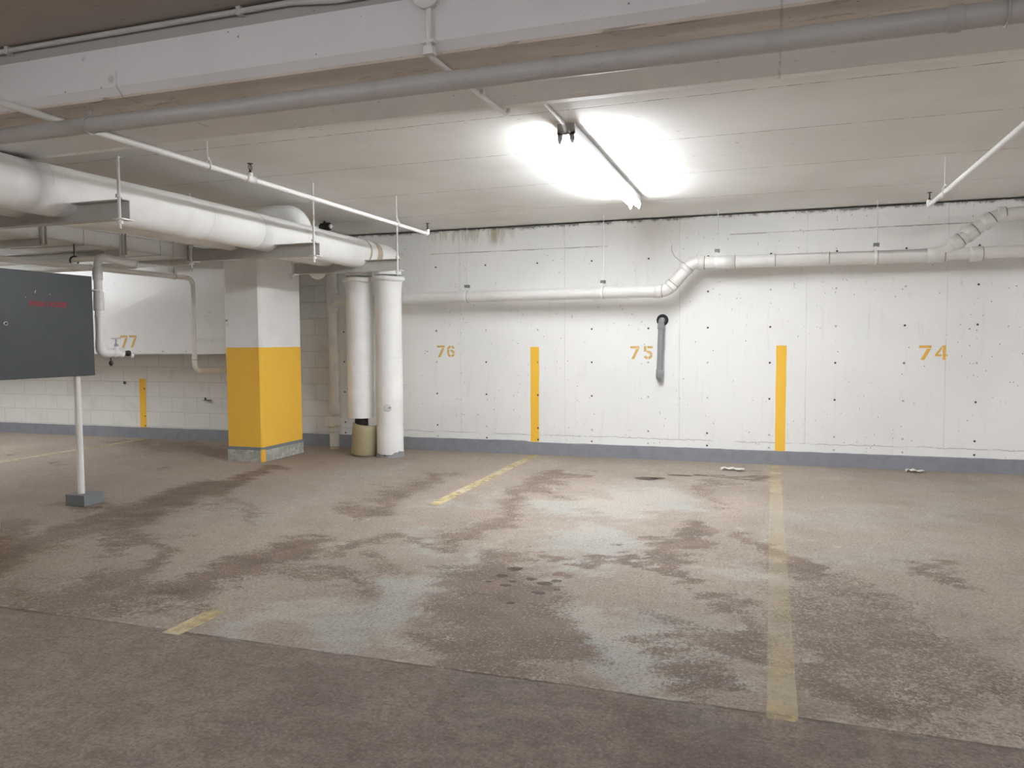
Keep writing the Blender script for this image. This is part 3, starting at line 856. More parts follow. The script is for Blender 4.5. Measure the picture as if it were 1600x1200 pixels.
# conduit feeding the batten: over the beam face, under the beam, along the slab
t = thing('electrical_conduit', 'thin painted conduit dropping over the beam and running to the ceiling light', 'conduit', (-1.2, 2.6, 2.5))
MB().sweep(bend([(X0 + .01, 2.592, 2.562), (-1.75, 2.592, 2.562), (-1.55, 2.592, 2.542), (-1.20, 2.592, 2.542)], .1), .011, 10).build('feed_run', M['grey_pipe'], t)
MB().sweep(bend([(-1.178, 2.596, 2.52), (-1.178, 2.596, 2.318), (-1.180, 2.63, 2.30), (-1.180, 3.45, 2.318), (-1.180, 3.485, 2.335), (-1.165, 3.50, 2.536), (-1.165, 4.44, 2.536), (-1.165, 4.515, 2.50)], .02, 4), .0105, 10).build('drop_run', M['white_steel'], t)
MB().lathe((-1.180, 2.61, 2.512), (0, -1, 0), [(0, .052), (.028, .052), (.0285, .056), (.034, .054), (.036, .02)], 28).build('junction_box', M['white_steel'], t)
MB().box(-1.205, -1.155, 3.09, 3.11, 2.305, 2.325).build('conduit_strap', M['white_steel'], t)
MB().box(-1.20, -1.155, 2.585, 2.612, 2.34, 2.352).build('conduit_strap', M['white_steel'], t)
MB().box(-1.20, -1.155, 2.585, 2.612, 2.47, 2.48).build('conduit_strap', M['white_steel'], t)
for x in (-4.4, -3.2, -1.98): MB().box(x - .01, x + .01, 2.58, 2.612, 2.545, 2.578).build('conduit_strap', M['grey_pipe'], t)
mb = MB().prism([(-1.193, 2.33), (-1.163, 2.33), (-1.158, 2.30), (-1.198, 2.30)], 'y', 2.585, 2.62)
mb.build('elbow_fitting', M['white_steel'], t)

# big grey pipe crossing the picture under the beam
t = thing('sprinkler_main_pipe', 'thick grey painted pipe running across the picture just below the beam', 'pipe', (-1, 2.735, 2.25))
MB().sweep(bend([(-3.68, Y0 + .01, 2.248), (-3.68, 2.735, 2.248), (X1 - .01, 2.735, 2.248)], .09, 8), .036, 24).build('pipe', M['grey_pipe'], t)
def strap_hanger(x):
    mb = MB().sweep([(x, 2.735 + math.cos(a) * .04, 2.248 + math.sin(a) * .04) for a in np.linspace(0, 2 * math.pi, 25)], .0035, 6)
    mb.box(x - .012, x + .012, 2.733, 2.737, 2.284, 2.32)
    mb.build('pipe_strap', M['grey_pipe'], t)
for x in (-2.9, 0.66, 3.0): strap_hanger(x)
mb = MB().sweep([(0.50, 2.735, 2.248), (0.505, 2.735, 2.248), (0.54, 2.735, 2.248), (0.545, 2.735, 2.248)], [.036, .041, .041, .036], 24)
mb.build('coupling', M['grey_pipe'], t)

# ------------------------------------------------------------------ small sprinkler branch pipes
def sprinkler_line(x, z, yend, y0, heads, hangers, label):
    t = thing('sprinkler_pipe', label, 'pipe', (x, (y0 + yend) / 2, z), 'thin white sprinkler branch pipes')
    MB().rod((x, y0, z), (x, yend, z), .0165, 16).build('pipe', M['white_steel'], t)
    for i, y in enumerate(heads):
        mb = MB()
        if i == len(heads) - 1:      # elbow at the end
            mb.sweep(bend([(x, y - .05, z), (x, y, z), (x, y, z + .04)], .018, 5), .0215, 14)
            mb.lathe((x, y - .055, z), (0, 1, 0), [(0, .0165), (.004, .0235), (.016, .0235), (.02, .0215)], 14)
        else:
            mb.lathe((x, y - .045, z), (0, 1, 0), [(0, .0165), (.003, .025), (.014, .025), (.017, .022), (.073, .022), (.076, .025), (.087, .025), (.09, .0165)], 14)
            mb.rod((x, y, z), (x, y, z + .04), .016, 12)
        mb.build('elbow' if i == len(heads) - 1 else 'tee', M['white_steel'], t)
        h = MB().lathe((x, y, z + .036), (0, 0, 1), [(0, .011), (.012, .011), (.013, .007), (.02, .007)], 10)
        for s in (-1, 1):
            h.sweep(bend([(x, y + s * .004, z + .055), (x, y + s * .017, z + .065), (x, y + s * .015, z + .085), (x, y + s * .002, z + .096)], .006, 3), .0028, 6)
        h.rod((x, y, z + .056), (x, y, z + .092), .003, 6)
        h.lathe((x, y, z + .094), (0, 0, 1), [(0, .006), (.002, .019), (.004, .019), (.0045, .008)], 14)
        h.build('sprinkler_head', M['brass'], t)
    for y, top in hangers:
        mb = MB().rod((x - .006, y, z + .048), (x - .006, y, top), .0045, 8)
        mb.build('hanger_rod', M['steel_rod'], t)
        mb = MB().sweep([(x + math.cos(a) * .020, y, z + math.sin(a) * .020 * (1 if math.sin(a) < 0 else 2.1)) for a in np.linspace(0, 2 * math.pi, 21)], .004, 6)
        mb.lathe((x, y, z + .036), (0, 0, 1), [(0, .009), (.016, .009)], 8)
        mb.build('clevis', M['white_steel'], t)
    return t
sprinkler_line(-3.13, 2.302, 6.815, -3.0, (4.16, 6.815), ((3.775, CEIL_Z), (6.18, CEIL_Z)), 'thin white sprinkler pipe on the left, ending near the wall in front of the risers')
sprinkler_line(1.155, 2.302, 6.79, 2.95, (6.79,), ((6.20, CEIL_Z),), 'thin white sprinkler pipe at the right edge over stall 74')

# ------------------------------------------------------------------ insulated drains on struts
def insulated(x, zc, yr, r, y0, z_end, label, main):
    t = thing('insulated_pipe', label, 'insulated pipe', (x, yr, 0))
    # horizontal run and elbow with softly uneven canvas
    pts = bend([(x, y0, zc - .028), (x, 3.3, zc - .014), (x, 4.6, zc), (x, 5.3, zc), (x, yr, zc - .006), (x, yr, 2.0)], [0, .5, .5, .5, .155, 0], 9)
    dense = []
    for a, b in zip(pts[:-1], pts[1:]):
        k = max(1, int((b - a).length / .12))
        dense += [a + (b - a) * j / k for j in range(k)]
    dense.append(pts[-1])
    rr = random.Random(int(abs(x) * 100))
    rad = [r + rr.uniform(-.0022, .0022) for _ in dense]
    MB().sweep(dense, rad, 32).build('overhead_run', M['jacket'], t)
    # riser with bell where the jacket flares under the strut
    prof = [(z_end, r * .98), (z_end + .01, r), (z_end + .3, r - .001), (z_end + .32, r - .006), (z_end + .35, r), (z_end + .8, r + .002), (1.35, r - .003), (1.36, r), (1.72, r), (1.84, r + .002), (1.885, r + .006), (1.93, r + .014)]
    MB().sweep([(x, yr, z) for z, _ in prof], [q for _, q in prof], 32).build('riser', M['jacket'], t)
    ring = MB().sweep([(x + math.cos(a) * (r + .010), yr + math.sin(a) * (r + .010), 1.955 + .004 * math.sin(3 * a)) for a in np.linspace(0, 2 * math.pi, 37)], .028, 12)
    ring.build('rolled_collar', M['jacket'], t)
    for z in (1.1, .62) if z_end < .3 else (1.35, .95):
        MB().sweep([(x + math.cos(a) * (r + .001), yr + math.sin(a) * (r + .001), z + .003 * math.sin(2 * a)) for a in np.linspace(0, 2 * math.pi, 37)], .0012, 5).build('jacket_seam', M['dirty_white'], t)
    return t
ins = insulated(-4.0, 2.178, 7.65, .148, -4.0, 0.035, 'thick white insulated pipe overhead with its riser to the floor, nearest the wall numbers', True)
# torn foot of the jacket, grey patch and brown taped joints
mb = MB(); pts = []
rr = random.Random(5)
vs = []
for i, a in enumerate(np.linspace(0, 2 * math.pi, 49)):
    z1 = .025 + .02 * math.sin(a * 2.3) + rr.uniform(0, .02)
    vs += [(-4.0 + math.cos(a) * .150, 7.65 + math.sin(a) * .150, z1 + .012), (-4.0 + math.cos(a) * (.152 + rr.uniform(0, .012)), 7.65 + math.sin(a) * (.152 + rr.uniform(0, .012)), .0)]
mb.add(vs, [(2 * i, 2 * i + 2, 2 * i + 3, 2 * i + 1) for i in range(48)], True)
tag(mb.build('torn_foot', M['drain_stub'], ins), 'torn grey foot of the jacket')
def pipe_band(x, zc, y0, y1, r, mat, parent, name='tape_band', seg=32, a0=0, a1=360):
    vs = []; n = seg + 1
    for y in (y0, (y0 + y1) / 2, y1):
        for a in np.linspace(math.radians(a0), math.radians(a1), n):
            vs.append((x + math.cos(a) * r, y + .012 * math.sin(2 * a), zc + math.sin(a) * r))
    o = MB().add(vs, [(k * n + i, k * n + i + 1, (k + 1) * n + i + 1, (k + 1) * n + i) for k in range(2) for i in range(seg)], True).build(name, mat, parent)
    return o
tag(pipe_band(-4.0, 2.173, 7.01, 7.045, .1515, M['tape'], ins), 'brown tape band')
tag(pipe_band(-4.0, 2.173, 7.16, 7.27, .1515, M['tape'], ins), 'brown tape band')
tag(pipe_band(-4.0, 2.173, 7.045, 7.16, .151, M['jacket'], ins), 'cream tape band')
for y in (2.0, 3.36, 4.7, 5.9, 6.02):
    pipe_band(-4.0, 2.178, y, y + .004, .1495, M['dirty_white'], ins, 'jacket_seam')
# raised collar where a branch leaves overhead
mb = MB().sweep(bend([(-4.04, 6.08, 2.20), (-4.06, 6.05, 2.40), (-4.42, 5.98, 2.40), (-4.42, 5.98, 2.16)], .15, 8), .105, 24)
mb.build('branch_elbow', M['jacket'], ins)
MB().sweep([(-4.0, 6.06, 2.176), (-4.0, 6.075, 2.176), (-4.0, 6.16, 2.176), (-4.0, 6.175, 2.176)], [.148, .156, .156, .148], 32).build('joint_collar', M['jacket'], ins)
# broken patch on the riser
mb = MB().lathe((-4.0 + .045, 7.65 - .139, .55), (.3, -.95, 0), [(0, .045), (.004, .040), (.006, .02)], 14)
tag(mb.build('patched_hole', M['dirty_white'], ins), 'patched hole in the jacket')
mb = MB().rod((-3.985, 7.515, .545), (-3.915, 7.517, .555), .010, 8)
tag(mb.build('metal_clip', M['tape'], ins), 'rusty clip on the patch')

ins2 = insulated(-4.355, 2.198, 7.65, .146, -4.0, 0.425, 'second white insulated pipe and riser, its jacket ending above the floor', False)
mb = MB().rod((-4.355, 7.65, 0.0), (-4.355, 7.65, .43), .075, 20)
tag(mb.build('bare_pipe', M['black'], ins2), 'bare black pipe under the jacket')

# loose half shell of tan insulation at the foot of the second riser
prof = [(0, .150), (.02, .156), (.1, .155), (.2, .157), (.28, .155), (.345, .152)]
sh = MB().shell((-4.325, 7.662, .012), (.10, -.03, 1), prof, .03, 62, 298, 26)
sh = sh.build('loose_insulation', M['jacket_tan'], loc=(-4.33, 7.66, 0.0))
tag(sh, 'loose tan half shell of pipe insulation leaning at the foot of the second white riser', 'pipe insulation')

# short third insulated pipe behind, only its domed end showing under the strut
prof = [(0, .105), (.10, .105), (.15, .098), (.19, .08), (.215, .055), (.228, .025), (.23, .003)]
o = MB().lathe((-4.79, 7.5, 2.20), (0, 0, -1), prof, 28).rod((-4.79, 7.5, 2.195), (-4.79, 7.5, CEIL_Z), .035, 16).build('capped_pipe', M['jacket'], loc=(-4.79, 7.5, 2.2))
tag(o, 'short capped white insulated pipe hidden above the strut behind the yellow column', 'insulated pipe')

# struts: channels opening toward the viewer, hung on rods
def strut(y, xr, xl, zb, zt, top, label, loc_top):
    t = thing('hanger_channel', label, 'channel', ((xl + xr) / 2, y, zb), 'steel channels carrying the insulated pipes')
    w = .055; s = .006
    MB().prism([(y, zb), (y + w, zb), (y + w, zt), (y, zt), (y, zt - s), (y + w - s, zt - s), (y + w - s, zb + s), (y, zb + s)], 'x', xl, xr).build('channel', M['dull_steel'], t)
    for x in (xr - .012, xl + .03):
        yy = y - .012
        MB().rod((x, yy, zb - .055), (x, yy, top), .009, 10).build('hanger_rod', M['steel_rod'], t)
        for z in (zb - .022, zt + .012):
            MB().lathe((x, yy, z - .008), (0, 0, 1), [(0, .019), (.018, .019)], 6).build('nut', M['white_steel'], t)
        MB().box(x - .035, x + .035, yy - .02, y + w, zb - .006, zb).build('washer_plate', M['white_steel'], t)
    return t
strut(3.495, -3.495, -5.6, 1.978, 2.092, 2.325, 'painted steel channel nearest the viewer under the insulated pipes', 0)
strut(5.46, -3.495, -4.75, 1.972, 2.078, CEIL_Z, 'painted steel channel under the insulated pipes in front of the yellow column', 0)
strut(6.93, -3.495, -4.74, 1.978, 2.092, CEIL_Z, 'painted steel channel just in front of the white risers', 0)

# black capped valve under the slab behind the pipes
t = thing('ceiling_valve', 'small black round fitting with a white cross shaped cap under the slab', 'valve', (-4.46, 7.2, 2.49))
MB().lathe((-4.55, 7.2, 2.49), (1, -.15, 0), [(0, .03), (.02, .042), (.12, .042), (.13, .035)], 18).build('body', M['black'], t)
mb = MB()
for a in range(4):
    mb.lathe((-4.415 + 0, 7.17 + .014 * math.cos(a * 1.57), 2.487 + .014 * math.sin(a * 1.57)), (1, -.3, 0), [(0, .011), (.02, .009)], 8)
mb.build('cap', M['white_steel'], t)
MB().rod((-4.5, 7.2, 2.52), (-4.5, 7.2, CEIL_Z), .012, 8).build('stem', M['black'], t)

# ------------------------------------------------------------------ thin drain stack in the corner
sx, sy = -4.915, 7.99
t = thing('drain_stack', 'slim off-white drain stack against the wall left of the insulated risers', 'drain pipe', (sx, sy, 0))
MB().rod((sx, sy, 0), (sx, sy, CEIL_Z), .056, 24).build('pipe', M['cream_pipe'], t)
mb = MB().sweep([(sx, sy, z) for z in (1.63, 1.632, 1.69, 1.692)], [.056, .064, .064, .056], 24)
mb.sweep([(sx, sy, z) for z in (1.85, 1.852, 1.9, 1.902)], [.056, .063, .063, .056], 24)
mb.sweep(bend([(sx, sy, 1.64), (sx + .02, sy, 1.70), (sx + .10, sy - .02, 1.757), (sx + .2, sy - .06, 1.757)], .07, 5), .058, 20)
mb.build('wye_fitting', M['cream_pipe'], t)
for a, b in ((.40, .52), (.20, .275)):
    mb = MB()
    mb.sweep([(sx, sy, z) for z in (a, a + .002, b, b + .002)], [.056, .065, .065, .056], 24)
    for q in (a + .015, b - .015): mb.sweep([(sx + math.cos(u) * .066, sy + math.sin(u) * .066, q) for u in np.linspace(0, 2 * math.pi, 25)], .003, 5)
    mb.build('coupling', M['cream_pipe'], t)
MB().prism([(sx - .075, .285), (sx - .055, .275), (sx + .055, .275), (sx + .075, .285), (sx + .075, .385), (sx + .055, .395), (sx - .055, .395), (sx - .075, .385)], 'y', sy - .085, sy + .04).build('cleanout_box', M['cream_pipe'], t, bevel=.004)
tag(MB().lathe((sx, sy, 0), (0, 0, 1), [(0, .060), (.03, .060), (.04, .057)], 20).build('rusty_foot', M['tape'], t), 'dirty brown foot')

# ------------------------------------------------------------------ drain pipe along the wall
R = .0615; y = 7.9
t = thing('wall_drain_pipe', 'white painted drain pipe running along the concrete wall and stepping up over number 75', 'drain pipe', (-1, y, 1.75))
low = bend([(-4.80, y, 1.752), (-1.00, y, 1.763), (-.76, y, 2.030), (1.50, y, 2.018), (X1, y, 2.012)], [0, .12, .12, .05, 0], 6)
MB().sweep(low, R, 24).build('main_run', M['cream_pipe'], t)
mb = MB().sweep(bend([(1.36, y, 2.022), (1.46, y - .005, 2.045), (1.60, y - .01, 2.136)], .1, 5), R, 24)
mb.sweep(bend([(1.50, y - .008, 2.075), (1.855, y - .02, 2.335), (2.02, y - .02, 2.352), (X1, y - .02, 2.36)], [0, .17, .05, 0], 8), R, 24)
mb.build('branch_run', M['cream_pipe'], t)
def hub(p, d, L, parent, name='coupling', r=R, dr=.006, mat='cream_pipe'):
    p = Vector(p); d = Vector(d).normalized()
    q = [(-L / 2, r), (-L / 2 + .002, r + dr), (L / 2 - .002, r + dr), (L / 2, r)]
    o = MB().sweep([p + d * a for a, _ in q], [b for _, b in q], 24).build(name, M[mat], parent)
    # dark ring stands in for the shadow gap beside the hub
    g = MB().sweep([p + d * (L / 2 + .001), p + d * (L / 2 + .006)], r + dr * .5, 24).build('shadow_gap_ring', M['seam_shadow'], o)
    return o
e1 = Vector((.24, 0, .267)).normalized(); br = Vector((.355, -.012, .26)).normalized()
hub((-1.085, y, 1.763), (1, 0, 0), .07, t); hub((-.955, y, 1.815), e1, .05, t); hub((-.81, y, 1.975), e1, .05, t)
hub((-.665, y, 2.030), (1, 0, 0), .06, t); hub((-.44, y, 2.029), (1, 0, 0), .19, t, dr=.004)
hub((.02, y, 2.027), (1, 0, 0), .012, t, dr=.003); hub((.50, y, 2.025), (1, 0, 0), .012, t, dr=.003)
hub((1.40, y, 2.021), (1, 0, 0), .14, t, dr=.007); hub((1.72, y, 2.017), (1, 0, 0), .10, t, dr=.005)
for s in (.12, .26, .42):
    p = Vector((1.44, y - .006, 2.032)) + br * (s + .03)
    hub(p, br, .09, t, dr=.007)
hub((1.905, y - .02, 2.352), (1, .0, .05), .06, t, dr=.007)
for x, zc, lab in ((-3.17, 1.757, ''), (-1.66, 1.761, ''), (-.52, 2.029, ''), (.905, 2.022, '')):
    g = thing('pipe_hanger', {-3.17: 'strap hanger and rod holding the wall drain pipe above number 76', -1.66: 'strap hanger and rod holding the wall drain pipe left of its step up',
              -.52: 'strap hanger and rod holding the wall drain pipe just past its step up', .905: 'strap hanger and rod holding the wall drain pipe near its branch'}[x], 'hanger', (x, y, zc), 'strap hangers of the wall drain pipe')
    MB().rod((x + .012, y, zc + .115), (x + .012, y, CEIL_Z), .0045, 8).build('rod', M['steel_rod'], g)
    mb = MB(); n = 33; vs = []
    for a in np.linspace(math.radians(-270), math.radians(90), n):
        for xx in (x - .013, x + .013): vs.append((xx, y + math.cos(a) * (R + .004), zc + math.sin(a) * (R + .004)))
    mb.add(vs, [(2 * i, 2 * i + 1, 2 * i + 3, 2 * i + 2) for i in range(n - 1)], True)
    mb.box(x - .013, x + .013, y - .022, y - .018, zc + R, zc + .11); mb.box(x - .013, x + .013, y + .018, y + .022, zc + R, zc + .11)
    mb.build('strap', M['band'], g)
    MB().sweep([(x + .0145, y, zc), (x + .0185, y, zc)], R + .003, 24).build('strap_edge', M['seam_shadow'], g)
    MB().box(x - .016, x + .03, y - .028, y + .028, zc + .098, zc + .128).build('bracket', M['block'], g)

# loose wire by the step in the pipe
o = MB().sweep(bend([(-.985, 8.19, 2.255), (-.99, 8.15, 2.20), (-.955, 8.12, 2.13), (-.87, 8.05, 2.06), (-.80, 7.99, 2.03)], .05, 4), .0035, 6).build('loose_wire', M['dull_steel'], loc=(-.9, 8.1, 2.1))
tag(o, 'thin loose wire curling from the wall to the bend of the drain pipe', 'wire')

# grey drain stub out of the wall beside number 75
t = thing('wall_drain_stub', 'short grey plastic pipe coming out of a dark hole beside number 75', 'drain pipe', (-1.09, 8.1, .87))
MB().lathe((-1.085, WALL_Y + .0, 1.478), (0, -1, 0), [(0, .062), (.003, .062), (.0035, .04)], 24).build('hole_collar', M['black'], t)
MB().sweep(bend([(-1.085, WALL_Y - .002, 1.475), (-1.087, 8.14, 1.475), (-1.105, 8.14, .88)], .045, 6), .031, 20).build('pipe', M['drain_stub'], t)
mb = MB().sweep([(-1.088, 8.14, 1.44), (-1.088, 8.14, 1.438), (-1.090, 8.14, 1.385), (-1.090, 8.14, 1.383)], [.031, .036, .036, .031], 20)
mb.build('fitting', M['drain_stub'], t)
mb = MB().sweep([(-1.103, 8.14, .96), (-1.1035, 8.14, .958), (-1.105, 8.14, .91), (-1.105, 8.14, .87), (-1.105, 8.145, .855)], [.031, .035, .037, .036, .015], 20)
mb.build('fitting', M['drain_stub'], t)
mb = MB(); rr = random.Random(8)
for i in range(5):
    x = -1.12 + i * .009; l = rr.uniform(.03, .10)
    mb.add([(x, WALL_Y - .002, .875), (x + .004, WALL_Y - .002, .875), (x + .0025, WALL_Y - .002, .86 - l)], [(0, 1, 2)])
tag(mb.build('drip_stain', M['stain_dark'], wall), 'dark drips below the grey pipe stub')

# ------------------------------------------------------------------ sheet metal ducts on the left
DY = 7.65; dz0, dz1 = 1.142, 2.22
t = thing('plenum_duct', 'large white sheet metal duct hung on the block wall, numbered 77', 'duct', (-8.5, DY, dz0))
mb = MB()
# cross-broken front panels, 1.55 m long each
x = -6.19
while x > X0 + .2:
    xa = max(x - 2.85, X0 + .1); xm = (x + xa) / 2; zm = (dz0 + dz1) / 2 + .04
    mb.add([(xa, DY, dz0), (x, DY, dz0), (x, DY, dz1), (xa, DY, dz1), (xm, DY - .03, zm)], [(0, 1, 4), (1, 2, 4), (2, 3, 4), (3, 0, 4)])
    x = xa
mb.add([(X0 + .1, DY, dz0), (-6.19, DY, dz0), (-6.19, WALL_Y - .05, dz0), (X0 + .1, WALL_Y - .05, dz0), (X0 + .1, DY, dz1), (-6.19, DY, dz1), (-6.19, WALL_Y - .05, dz1), (X0 + .1, WALL_Y - .05, dz1)],
       [(0, 3, 2, 1), (4, 5, 6, 7), (1, 2, 6, 5), (0, 4, 7, 3)])
panel = mb.build('body', M['duct'], t)
mb = MB()
mb.box(X0 + .1, -6.185, DY - .006, DY + .02, dz0 - .006, dz0 + .006)
mb.build('bottom_flange', M['dull_steel'], t)
for x in (-9.04, -11.89): MB().box(x - .012, x + .012, DY - .014, DY, dz0, dz1).build('standing_seam', M['duct'], t)
for x in (-6.35, -6.75, -7.1, -7.45): MB().lathe((x, DY - .002, dz0 + .03), (0, -1, 0), [(0, .006), (.005, .004)], 8).build('screw', M['brass'], t)
number('77', -7.748, 1.222, .115, .152, .028, DY - .003, M['stencil'], 'yellow stencilled stall number 77 on the duct', panel, .0519)

t = thing('duct_drop', 'narrow white box duct hanging beside the yellow column', 'duct', (-6.1, 7.5, 1.14))
MB().box(-6.44, -5.80, 7.46, 7.625, 1.142, 2.26).build('box', M['duct'], t, bevel=.003)
MB().box(-6.445, -5.80, 7.445, 7.462, 1.300, 1.325).build('flange', M['white_steel'], t)
MB().box(-6.432, -5.80, 7.452, 7.461, 1.142, 1.298).build('lower_panel', M['duct'], t)

t = thing('ceiling_duct', 'flat rectangular duct running toward the wall on the far left', 'duct', (-6.9, 5, 2.25))
MB().box(-7.35, -6.40, -1.0, 7.64, 2.245, 2.395).build('box', M['dirty_white'], t, bevel=.003)
for y in (3.9, 4.95, 5.9, 6.9): MB().box(-7.36, -6.392, y, y + .02, 2.237, 2.40).build('joint_flange', M['dirty_white'], t)
mb = MB().box(-6.402, -6.37, -1.0, 7.40, 2.397, 2.412)
tag(mb.build('edge_strip', M['white_steel'], t), 'bright white strip on the top edge')
for i, y in enumerate((3.55, 4.5, 5.43, 6.36, 7.34)):
    g = thing('duct_trapeze', {0: 'trapeze hanger of the ceiling duct nearest the viewer', 1: 'second trapeze hanger of the ceiling duct from the viewer', 2: 'third trapeze hanger of the ceiling duct, left of the hose pipe',
              3: 'fourth trapeze hanger of the ceiling duct, above the hose pipe', 4: 'last trapeze hanger of the ceiling duct, beside the box duct'}[i], 'hanger', (-6.9, y, 2.2), 'trapeze hangers of the ceiling duct')
    MB().prism([(y - .02, 2.175), (y + .03, 2.175), (y + .03, 2.243), (y - .02, 2.243)], 'x', -7.5, -6.375).build('crossbar', M['dull_steel'], g)
    for x in (-6.385, -7.38):
        s = 1 if x > -7 else -1
        MB().prism([(x - .02 * 0, y - .02), (x + .035 * s, y - .02), (x + .035 * s, y - .012), (x + .008 * s, y - .012), (x + .008 * s, y + .022), (x + .035 * s, y + .022), (x + .035 * s, y + .03), (x, y + .03)], 'z', 2.19, CEIL_Z).build('post', M['dull_steel'], g)
# lower cross strut and dusty pipes running left
t = thing('pipe_support_channel', 'long dull steel channel crossing to the left edge above the hose cabinet', 'channel', (-7.8, 6.1, 2.1))
MB().prism([(5.98, 2.105), (6.04, 2.105), (6.04, 2.20), (5.98, 2.20), (5.98, 2.19), (6.03, 2.19), (6.03, 2.115), (5.98, 2.115)], 'x', X0 + .1, -6.28).build('channel', M['dull_steel'], t)
for x in (-9.2, -6.62): MB().rod((x, 6.0, 2.09), (x, 6.0, CEIL_Z), .006, 8).build('hanger_rod', M['steel_rod'], t)
for (yy, z, r, xe, lab) in ((5.85, 2.082, .026, -6.12, 'dusty white pipe under the long channel at the left edge'), (6.45, 2.075, .035, -6.3, 'lower dusty pipe behind the hose cabinet top')):
    o = MB().rod((X0, yy, z - .0), (xe, yy, z + .012), r, 16).build('dusty_pipe', M['cream_pipe'], loc=(-8, yy, z))
    tag(o, lab, 'pipe', 'dusty pipes crossing to the left edge')
t = thing('ring_hanger', 'dark open ring hanger on the dusty pipe above the hose cabinet', 'hanger', (-6.45, 5.84, 2.1))
MB().ring((-6.46, 5.84, 2.085), (.5, -.85, 0), .040, .007).build('ring', M['brass'], t)
MB().rod((-6.46, 5.84, 2.13), (-6.46, 5.84, CEIL_Z), .005, 8).build('rod', M['brass'], t)
MB().ring((-6.46, 5.835, 2.03), (0, 1, 0), .05, .004, 160, 270).build('hook', M['dull_steel'], t)

# white pipe dropping beside the box duct
t = thing('drop_pipe', 'thin white pipe dropping in front of the box duct and turning into the wall', 'pipe', (-6.1, 7.04, .95))
pth = bend([(-6.1, 4.6, 1.985), (-6.1, 7.05, 1.990), (-6.1, 7.04, .957), (-6.1, WALL_Y, .945)], .09, 8)
MB().sweep(pth, .0265, 16).build('pipe', M['white_steel'], t)
mb = MB().ring((-6.1, 6.77, 1.99), (0, 1, 0), .031, .005, 0, 360, 20)
mb.rod((-6.1, 6.77, 2.025), (-6.1, 6.77, 2.175), .005, 8)
mb.box(-6.12, -6.08, 6.755, 6.785, 2.03, 2.05)
mb.build('ring_hanger', M['dull_steel'], t)
MB().sweep([(-6.1, 7.04, 1.085), (-6.1, 7.04, 1.08)], .0285, 14).build('joint', M['seam_shadow'], t)
MB().rod((-6.1, 6.77, 2.17), (-6.1, 6.77, CEIL_Z), .005, 8).build('hanger_rod', M['dull_steel'], t)

# ------------------------------------------------------------------ hose cabinet, post, standpipe
CX = -5.12
t = thing('fire_hose_cabinet', 'charcoal metal fire hose cabinet at the left edge, lettered in faded red', 'cabinet', (-5.24, 4.35, 1.02))
MB().box(-5.37, CX - .02, 3.93, 4.778, 1.025, 1.800).build('box', M['cabinet'], t, bevel=.004)
mb = MB().box(CX - .02, CX, 3.925, 4.786, 1.020, 1.806)
door = mb.build('door', M['cabinet'], t, bevel=.005)
mb = MB().lathe((CX, 4.037, 1.418), (1, 0, 0), [(0, .017), (.006, .017), (.007, .012)], 20)
lock = mb.build('lock', M['chrome'], door)
MB().lathe((CX + .0065, 4.037, 1.418), (1, 0, 0), [(0, .009), (.0015, .009)], 14).build('keyhole', M['black'], lock)
# stencilled lettering
def lettering(txt, y0, y1, z0, z1, x, parent, mat, name):
    cu = bpy.data.curves.new('lettering', 'FONT'); cu.body = txt; cu.size = 1; cu.offset = 0.05
    tmp = bpy.data.objects.new('lettering_curve', cu); COL.objects.link(tmp)
    bpy.context.view_layer.update()
    dg = bpy.context.evaluated_depsgraph_get()
    m2 = bpy.data.meshes.new_from_object(tmp.evaluated_get(dg))
    co = np.array([v.co[:] for v in m2.vertices]); polys = [tuple(p.vertices) for p in m2.polygons]
    bpy.data.objects.remove(tmp); bpy.data.meshes.remove(m2)
    mn, mx = co.min(0), co.max(0)
    vs = [(x, y0 + (c[0] - mn[0]) / (mx[0] - mn[0]) * (y1 - y0), z0 + (c[1] - mn[1]) / (mx[1] - mn[1]) * (z1 - z0)) for c in co]
    return MB().add(vs, polys).build(name, mat, parent)
o = lettering('FIRE HOSE', 4.232, 4.545, 1.548, 1.588, CX + .0012, door, M['red'], 'lettering')
tag(o, 'faded red words FIRE HOSE')
mb = MB()
for (yy, zz, l) in ((4.275, 1.648, .018), (4.40, 1.642, .006), (4.20, 1.61, .004)):
    mb.add([(CX + .001, yy, zz), (CX + .001, yy + .004, zz - .002), (CX + .001, yy + l * .6, zz + l), (CX + .001, yy + l * .5, zz + l + .002)], [(0, 1, 2, 3)])
mb.build('scratch', M['white_steel'], door)
MB().rod((-5.167, 4.655, .085), (-5.167, 4.655, 1.022), .025, 18).build('post', M['white_steel'], t)
o = MB().box(-5.262, -5.070, 4.590, 4.775, 0.0, .088).build('concrete_block', M['block'], loc=(-5.166, 4.68, 0), bevel=.003)
tag(o, 'grey painted concrete block under the white cabinet post', 'block')

t = thing('hose_standpipe', 'white standpipe bending down behind the hose cabinet to a valve', 'pipe', (-5.24, 4.96, 1.18))
px, py = -5.24, 4.955
MB().sweep(bend([(px, 5.345, 1.962), (px, py, 1.985), (px, py, 1.195), (px, 5.10, 1.193)], .07, 8), .0325, 20).build('pipe', M['white_steel'], t)
for z, l, dr in ((1.62, .16, .008), (1.84, .10, .006), (1.50, .03, .004)):
    MB().sweep([(px, py, z - l / 2), (px, py, z - l / 2 + .006), (px, py, z + l / 2 - .006), (px, py, z + l / 2)], [.0325, .0325 + dr, .0325 + dr, .0325], 20).build('fitting', M['white_steel'], t)
mb = MB().sweep(bend([(px, py, 1.29), (px, py, 1.195), (px, 5.05, 1.193)], .06, 8), .037, 20)
mb.build('elbow', M['white_steel'], t)
MB().box(px - .03, px + .03, 4.77, py, 1.70, 1.712).build('bracket', M['dull_steel'], t)
